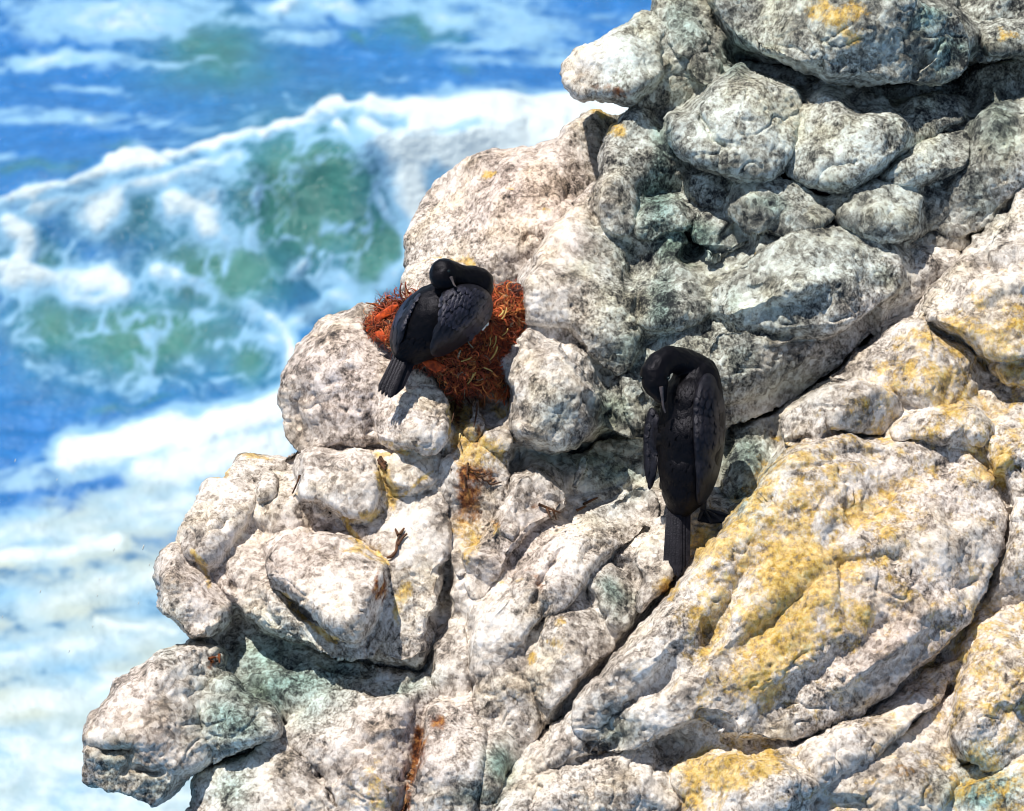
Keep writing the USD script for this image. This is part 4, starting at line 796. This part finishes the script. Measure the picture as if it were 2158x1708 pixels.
def make_bird(label, fm, fr, torso, neck, bill, eyes, wings, tail, feet, base, seed, back_poly):
    rng = np.random.default_rng(seed)
    root = thing('cormorant', label, 'cormorant', loc=base)
    ch = [[(fr.p(x, y, dz), fr.r(r)) for x, y, dz, r in torso], [(fr.p(x, y, dz), fr.r(r)) for x, y, dz, r in neck]]
    body = ellipsoid_chain(ch)
    v = body.vertices
    v = v + (0.005 * (fbm(v * 24, 2, seed) - 0.5) + 0.004 * (fbm(v * 90, 2, seed + 1) - 0.5))[:, None] * body.vertex_normals
    obj('body', (v, body.faces), BLACK, root, origin=base)
    (bx0, by0, bz0), (bx1, by1, bz1), br = bill
    tt = np.linspace(0, 1, 10)
    hook = lambda u: 9.0 * max(0.0, u - .8) / .2
    pts = np.stack([fr.p(bx0 + (bx1 - bx0) * u + hook(u), by0 + (by1 - by0) * u, bz0 + (bz1 - bz0) * u) for u in tt])
    obj('bill', tube(pts, fr.r(br) * np.r_[1, 0.95, .85, .75, .68, .62, .56, .52, .5, .3], 8), BILL, root, origin=base)
    for ex, ey, ez in eyes:
        e = trimesh.creation.icosphere(2, 0.0045); e.apply_translation(fr.p(ex, ey, ez))
        obj('eye', e, EYE, root, origin=base)
    for poly, shoulder, tip, rows, lift in wings:
        mesh, dfun, shape = shell(fr, torso, np.array(poly, float), lift)
        vv = mesh[0] + (0.006 * (fbm(mesh[0] * 40, 3, seed + 5) - 0.5))[:, None] * -F_
        w = obj('wing', (vv, mesh[1]), WINGM, root, origin=base)
        wp = str(w.GetPath())
        a, b = np.array(shoulder, float), np.array(tip, float)
        L = np.linalg.norm(b - a); dirn = (b - a) / L; nrm = np.array([-dirn[1], dirn[0]]); ang = math.atan2(dirn[1], dirn[0])
        for u in np.arange(0.92, -0.04, -1.0 / rows):
            c = a + dirn * L * u
            span = np.arange(-260, 261, 6.0)
            inside = shapely.contains_xy(shape, c[0] + nrm[0] * span, c[1] + nrm[1] * span)
            if inside.sum() < 3: continue
            lo, hi = span[inside].min() + 8, span[inside].max() - 8
            big = u > 0.55
            fw, fl = (17, 105) if big else (15, 50)
            m = max(1, int((hi - lo) / (fw * 1.7)))
            for q in np.linspace(lo + fw * .5, hi - fw * .5, m) + (rng.uniform(-4, 4)):
                g = c + nrm * q
                ln = fl * rng.uniform(.7, 1.3); g = g + dirn * rng.uniform(-9, 9)
                e = g + dirn * ln * 0.9
                if not shapely.contains_xy(shape, g[0], g[1]) or not shapely.contains_xy(shape.buffer(10), e[0], e[1]): continue
                conv = -0.35 * q / max(hi - lo, 1) * (1 if big else .3)
                obj('feather', feather(fr, g[0], g[1], ang + conv + rng.normal(0, .06), ln, fw * rng.uniform(.85, 1.1), dfun, rng.uniform(.0015, .0050), 0.0004 + 0.001 * (1 - u)), fm if not big else WINGM, wp, origin=base)
    back = Polygon(back_poly)
    bx = np.arange(back.bounds[0], back.bounds[2], 6.0); by = np.arange(back.bounds[1] - 30, back.bounds[3] + 90, 6.0)
    gX, gY = np.meshgrid(bx, by); BD = ndimage.gaussian_filter(front_depth(fr, torso, gX, gY), 2.5)
    bfun = lambda p: ndimage.map_coordinates(BD, [(p[:, 1] - by[0]) / 6.0, (p[:, 0] - bx[0]) / 6.0], order=1, mode='nearest')
    ang0 = math.atan2(torso[-1][1] - torso[0][1], torso[-1][0] - torso[0][0])
    ca, sa = math.cos(ang0), math.sin(ang0); cc = np.array(back.centroid.coords[0])
    for vv_ in np.arange(420, -430, -30.0):
        for qq_ in np.arange(-260, 261, 27.0):
            g = cc + np.array([ca, sa]) * (vv_ + rng.uniform(-9, 9)) + np.array([-sa, ca]) * (qq_ + rng.uniform(-7, 7) + (13 if int(vv_ / 30) % 2 else 0))
            if back.contains(shapely.Point(*g)):
                obj('back_feather', feather(fr, g[0], g[1], ang0 + rng.normal(0, .12), rng.uniform(44, 66), rng.uniform(13, 18), bfun, rng.uniform(.0008, .003), .0035), BLACK, root, origin=base)
    tl = thing_part(root, 'tail')
    for p0, p1, w0, w1, z0, z1 in tail:
        obj('tail_feather', blade(fr, p0, p1, w0, w1, z0, z1, bend=-0.004), TAILM, tl, origin=base)
    for (fx, fy, fd), toes in feet:
        c = at(fx, fy, fd)
        leg = tube([c + [0, 0.01, 0.09], c + [0, 0.0, 0.03], c], [0.011, 0.009, 0.008], 8)
        toesm = []
        for dx, dy in toes:
            toesm.append(tube([c + [0, 0, .006], c + [dx * .5, dy * .5, .008], c + [dx, dy, .003]], [0.007, 0.006, 0.003], 6))
        web = (np.array([c + [0, 0, .006]] + [c + [dx * .95, dy * .95, .003] for dx, dy in toes] + [c + [0, 0, .002]] + [c + [dx * .95, dy * .95, -.001] for dx, dy in toes]), [])
        k = len(toes) + 1
        fs = [[0, i, i + 1] for i in range(1, k - 1)] + [[k, k + i + 1, k + i] for i in range(1, k - 1)]
        obj('foot', join([leg] + toesm + [(web[0], np.array(fs))]), SKIN, root, origin=base)
    return root
def thing_part(root, name):
    x = UsdGeom.Xform.Define(stage, numbered(root, name)); return str(x.GetPath())

# standing bird, seen from behind, head turned down to its left
f2 = Frame(1203.4, 659.0, 0.3691, 13.66)
t2 = [(720, 380, .02, 130), (695, 520, .0, 180), (684, 700, -.01, 192), (668, 880, .0, 172), (650, 1000, .01, 138), (628, 1095, .02, 82)]
n2 = [(725, 360, .03, 118), (690, 320, .015, 100), (630, 274, -.02, 78), (560, 264, -.05, 76), (505, 296, -.07, 80), (478, 348, -.085, 82), (480, 400, -.09, 74), (500, 455, -.09, 50), (512, 485, -.088, 34)]
w2 = [([(780,325),(850,400),(884,540),(882,720),(858,880),(810,1020),(745,1110),(712,1080),(715,930),(700,740),(690,560),(715,400)], (780, 350), (735, 1100), 15, .012),
      ([(446,530),(492,552),(515,640),(500,760),(492,900),(472,985),(445,1002),(420,925),(411,800),(415,650)], (470, 545), (446, 1000), 12, .0)]
tl2 = []
for i, (xa, xb, zz) in enumerate([(672, 664, .030), (662, 650, .027), (560, 540, .024), (575, 556, .020), (590, 575, .016), (640, 632, .018), (605, 594, .012), (622, 612, .010)]):
    tl2.append(((xa, 1060), (xb, 1502 - [62, 48, 30, 12, 0, 16, 6, -4][i]), 13, [15, 19, 17, 20, 21, 19, 20, 22][i], zz, zz - .045))
gz = surface(1470, 1085) - 0.01
b2 = at(1440, 1085, gz)
make_bird('black cormorant standing upright on the ledge, back turned, head bent down to preen', WINGM, f2, t2, n2, ((514, 420, -.135), (530, 570, -.118), 12), [(402, 372, -.10), (556, 372, -.115)],
          w2, tl2, [((1482, 1080, gz), [(-.015, -.05), (.02, -.065), (.055, -.06), (.08, -.03)]), ((1440, 1092, gz), [(-.03, .055), (-.01, .07), (.015, .07), (.035, .055)])], b2, 21, [(640,330),(720,300),(790,330),(760,420),(700,520),(690,700),(700,930),(690,1060),(590,1060),(520,950),(500,700),(520,600),(580,520)])

# nesting bird
f1 = Frame(573.0, 487.1, 0.3188, 13.80)
t1 = [(1300, 420, .02, 155), (1210, 490, .0, 200), (1090, 570, -.01, 225), (990, 660, .0, 195), (925, 740, .01, 142), (895, 800, .015, 95)]
n1 = [(1330, 400, .02, 128), (1355, 345, .0, 112), (1330, 315, -.02, 90), (1265, 300, -.045, 76), (1195, 282, -.065, 84), (1140, 268, -.085, 94), (1130, 300, -.09, 88), (1155, 335, -.09, 60), (1180, 350, -.088, 34)]
w1 = [([(1115,400),(1200,355),(1330,340),(1430,390),(1466,470),(1455,570),(1390,650),(1290,735),(1180,805),(1095,838),(1042,812),(1055,720),(1100,600),(1118,480)], (1330, 360), (1060, 825), 14, .030),
      ([(1000,372),(900,430),(830,520),(790,620),(774,720),(790,800),(832,822),(862,740),(885,640),(930,520),(985,430)], (965, 400), (815, 815), 12, .0)]
tl1 = []
for i, (xa, ya, xb, yb, zz) in enumerate([(842, 792, 705, 1060, .034), (858, 796, 725, 1078, .028), (958, 836, 838, 1060, .030), (944, 832, 815, 1082, .024), (876, 802, 748, 1090, .021), (926, 824, 792, 1096, .018), (892, 808, 768, 1098, .014), (910, 816, 780, 1102, .010)]):
    tl1.append(((xa + 8, ya - 40), (xb, yb), 13, 22, zz - .015, zz - .065))
b1 = f1.p(1060, 800, 0.05)
make_bird('black cormorant sitting on the red seaweed nest with its head tucked back', FEATH, f1, t1, n1, ((1184, 300, -.128), (1208, 366, -.135), 12), [(1075, 300, -.11), (1170, 262, -.13)],
          w1, tl1, [], b1, 31, [(940,700),(1030,700),(1030,800),(960,830),(880,800),(870,730)])

# ------------------------------------------------------------------ nest of red seaweed
def nest():
    base = at(980, 760, 13.95)
    root = thing('nest', 'flat nest of matted red seaweed wedged between boulders under the sitting bird', 'nest', loc=base)
    q1 = lambda pts: np.array(pts, float) * 0.3188 + [573.0, 487.1]
    outline = q1([(600,640),(640,540),(740,460),(870,420),(1100,400),(1460,385),(1560,372),(1690,400),(1690,480),(1660,620),(1615,760),(1590,900),(1560,1000),(1560,1080),(1440,1060),(1300,1060),(1210,1110),(1170,1020),(1060,930),(980,850),(860,800),(780,740),(690,710)])
    dfun = lambda x, y: 13.97 - 0.0 * x + 0.30 * (760 - np.asarray(y, float)) * K * 14
    v, f = lobe(outline, 0.0, .10, 26, depth=dfun, amp=0.9, seed=5, step=5)
    obj('packed_seaweed', (v, f), MOUND, root, origin=base)
    px, py, pd = plan(v); tr = cKDTree(np.stack([px, py], 1)[:])
    front = lambda x, y: pd[tr.query_ball_point([x, y], 6)].min() if tr.query_ball_point([x, y], 6) else float(dfun(x, y))
    shape = Polygon(outline); rng = np.random.default_rng(4)
    parts, cols = [], []
    pal = np.array([(0.50, .10, .03), (0.30, .055, .02), (0.13, .026, .012), (0.56, .19, .05), (0.07, .018, .010), (0.30, .14, .05), (.42, .34, .22)])
    x0, y0, x1, y1 = shape.bounds
    while len(parts) < 6500:
        x, y = rng.uniform(x0 - 6, x1 + 6), rng.uniform(y0 - 4, y1 + 14)
        if not shape.buffer(3).contains(shapely.Point(x, y)): continue
        L = rng.uniform(10, 38); a = float(noise(np.array([x / 38, y / 38, 3.3]), 5)) * 12 + rng.normal(0, .55)
        if y > 800: a = rng.normal(math.pi / 2, .5)
        curl = rng.normal(0, 2.4); k = 6
        d0 = front(x, y) - rng.uniform(-.004, .008)
        pts = []
        for i in range(k):
            pts.append(at(x, y, d0 - 0.006 * math.sin(i / (k - 1) * math.pi * rng.uniform(.6, 1.6))))
            a += curl / k; x += math.cos(a) * L / k; y += math.sin(a) * L / k
        w = rng.uniform(.0006, .0012) if rng.random() < .88 else rng.uniform(.0018, .0048)
        v_, f_ = tube(pts, w * np.linspace(1, .5, k), 3)
        parts.append((v_, f_)); nz = float(noise(np.array([x / 26, y / 26, 8.8]), 6)); pick = [[4, 2, 1], [1, 2, 0], [1, 0, 3], [0, 3, 5]][int(np.clip((nz - .15) / .7 * 4, 0, 3.99))]
        cols.append(np.tile(pal[rng.choice(pick + [rng.integers(7)], p=[.4, .25, .2, .15])] * rng.uniform(.7, 1.35), (len(v_), 1)))
    V_, F2 = join(parts)
    tag(obj('seaweed', (V_, F2), WEED, root, origin=base, masks={'paint_a': np.vstack(cols)}), kind='stuff')
    for (xa, ya), (xb, yb), w in [((1490,760),(1440,850),.0026),((1480,690),(1460,770),.0022),((1330,940),(1290,1010),.0026),((1345,930),(1300,985),.002),((1530,520),(1500,560),.003),((1440,700),(1435,760),.0018),((1560,640),(1520,690),.002),((1250,860),(1320,830),.002),((1400,900),(1460,930),.0018),((1520,580),(1550,500),.0022)]:
        A, B = q1([(xa, ya)])[0], q1([(xb, yb)])[0]
        t = np.linspace(0, 1, 5)
        pts = [at(A[0] + (B[0] - A[0]) * u + 3 * math.sin(u * 3), A[1] + (B[1] - A[1]) * u, min(front(*A), front(*B)) - .018) for u in t]
        obj('straw', tube(pts, [w, w, w, w * .8, w * .5], 5), STRAW, root, origin=base)
    for x, y in ((1385, 618), (1400, 632), (1412, 600), (1393, 640), (1420, 612)):
        c = q1([(x, y)])[0]; e = trimesh.creation.icosphere(2, .0055); e.vertices *= [1, .7, 1.2]
        e.vertices += 0.004 * (fbm(e.vertices * 200 + x, 2, 3) - .5)[:, None] * e.vertex_normals
        e.apply_translation(at(c[0], c[1], front(*c) - .02)); obj('down_tuft', e, DOWN, root, origin=base)
    # flattened bright fronds at the seaward side
    for k, (pl, m) in enumerate((([(665,660),(720,655),(775,690),(775,730),(700,712)], ORANGE), ([(600,640),(680,560),(800,480),(835,480),(800,540),(720,590),(620,660)], ORANGE), ([(990,850),(1060,860),(1160,890),(1130,930),(1060,940),(1010,880)], ORANGE))):
        pl = q1(pl); cc = pl.mean(0)
        dd = min(front(*cc) - .014, surface(*cc) - .004) if k < 2 else front(*cc) - .014
        v, f = lobe(pl, 0, .014, 8, depth=lambda x, y, dd=dd: dd + 0 * x, back=.006, amp=.35, step=3, wob=8, seed=k)
        obj('frond', (v, f), m, root, origin=base, label=('bright orange red frond', 'rusty orange frond hanging at the left', 'red frond below the tail')[k])
nest()

# ------------------------------------------------------------------ scraps lying on the rock
def scrap(name, label, cat, lines, mat, off=.006, rad=.003, group=None):
    parts = []
    p0 = None
    for ln in lines:
        ln = smooth_line(np.array(ln, float), 1)
        pts = [at(x, y, surface(x, y, 6) - off) for x, y in ln]
        if p0 is None: p0 = pts[0]
        r = rad * np.linspace(1, .45, len(pts))
        parts.append(tube(pts, r, 6))
    m = join(parts)
    root = obj(name, m, mat)
    tag(root, label, cat, group, 'stuff' if 'strands' in label else None)
scrap('dried_seaweed', 'branched brown weed scrap stuck on the white slab below the oval stone', 'seaweed', [[(826,1172),(836,1160),(836,1145),(842,1125)],[(838,1148),(848,1132),(858,1124)],[(840,1128),(833,1114)],[(843,1126),(852,1112)],[(826,1172),(815,1175)]], TWIG, .006, .0055)
scrap('stick', 'thin dark stick lying beside the squarish white boulder', 'stick', [[(632,1000),(626,1018),(616,1040)]], TWIG, .008, .0042)
scrap('dried_seaweed', 'orange brown weed scrap on the jutting boulder under the overhang', 'seaweed', [[(440,1388),(452,1384),(464,1386)],[(445,1394),(458,1392)],[(462,1378),(463,1396)]], RUSTW, .003, .0045)
scrap('dried_seaweed', 'rusty weed strands fallen into the stained gully under the nest', 'seaweed',
      [[(985 + 14 * i % 60, 985 + 9 * i), (1000 + 11 * i % 50, 992 + 9 * i + (i * 7) % 9), (1018 + 13 * i % 40, 988 + 9 * i)] for i in range(4)] + [[(962, 840), (958, 865), (952, 890)], [(1006, 850), (1003, 880), (998, 900)], [(1068, 830), (1072, 850)], [(978,1000),(982,1030)],[(986,975),(984,1000)]], TWIG, .006, .0035)
scrap('dried_seaweed', 'brown weed strands on the ledge left of the standing bird', 'seaweed', [[(1135,1062),(1155,1070),(1180,1080)],[(1150,1066),(1160,1090)],[(1230,1062),(1250,1052),(1260,1048)],[(1215,1075),(1235,1066)],[(1165,1072),(1172,1094)]], TWIG, .006, .0045)
scrap('dried_seaweed', 'small dark weed tuft on the yellow patch between two white stones', 'seaweed', [[(798,968),(806,980),(812,990)],[(802,964),(808,972)],[(812,972),(804,986)],[(800,975),(814,982)]], TWIG, .006, .006)
# spray flung up in front of the rock
drops = []
for x, y, s in ((302,1153,9),(240,1158,6),(85,1246,6),(205,1255,5),(315,1190,5),(146,1372,6),(292,1270,4),(210,1220,4),(32,970,6),(195,1320,4),(5,1300,5),(330,1210,4),(120,1010,4)):
    e = trimesh.creation.icosphere(1, 1.0); d = 15.0
    e.apply_scale([s * .16 * K * d, s * .16 * K * d, s * .8 * K * d]); e.apply_transform(trimesh.transformations.rotation_matrix(.3, [0, 1, 0])); e.apply_translation(at(x, y, d)); drops.append((np.array(e.vertices), np.array(e.faces)))
tag(obj('sea_spray', join(drops), DOWN), 'white flecks of spray in the air left of the cliff', 'spray', kind='stuff')
print('rock triangles', TOTAL[0])
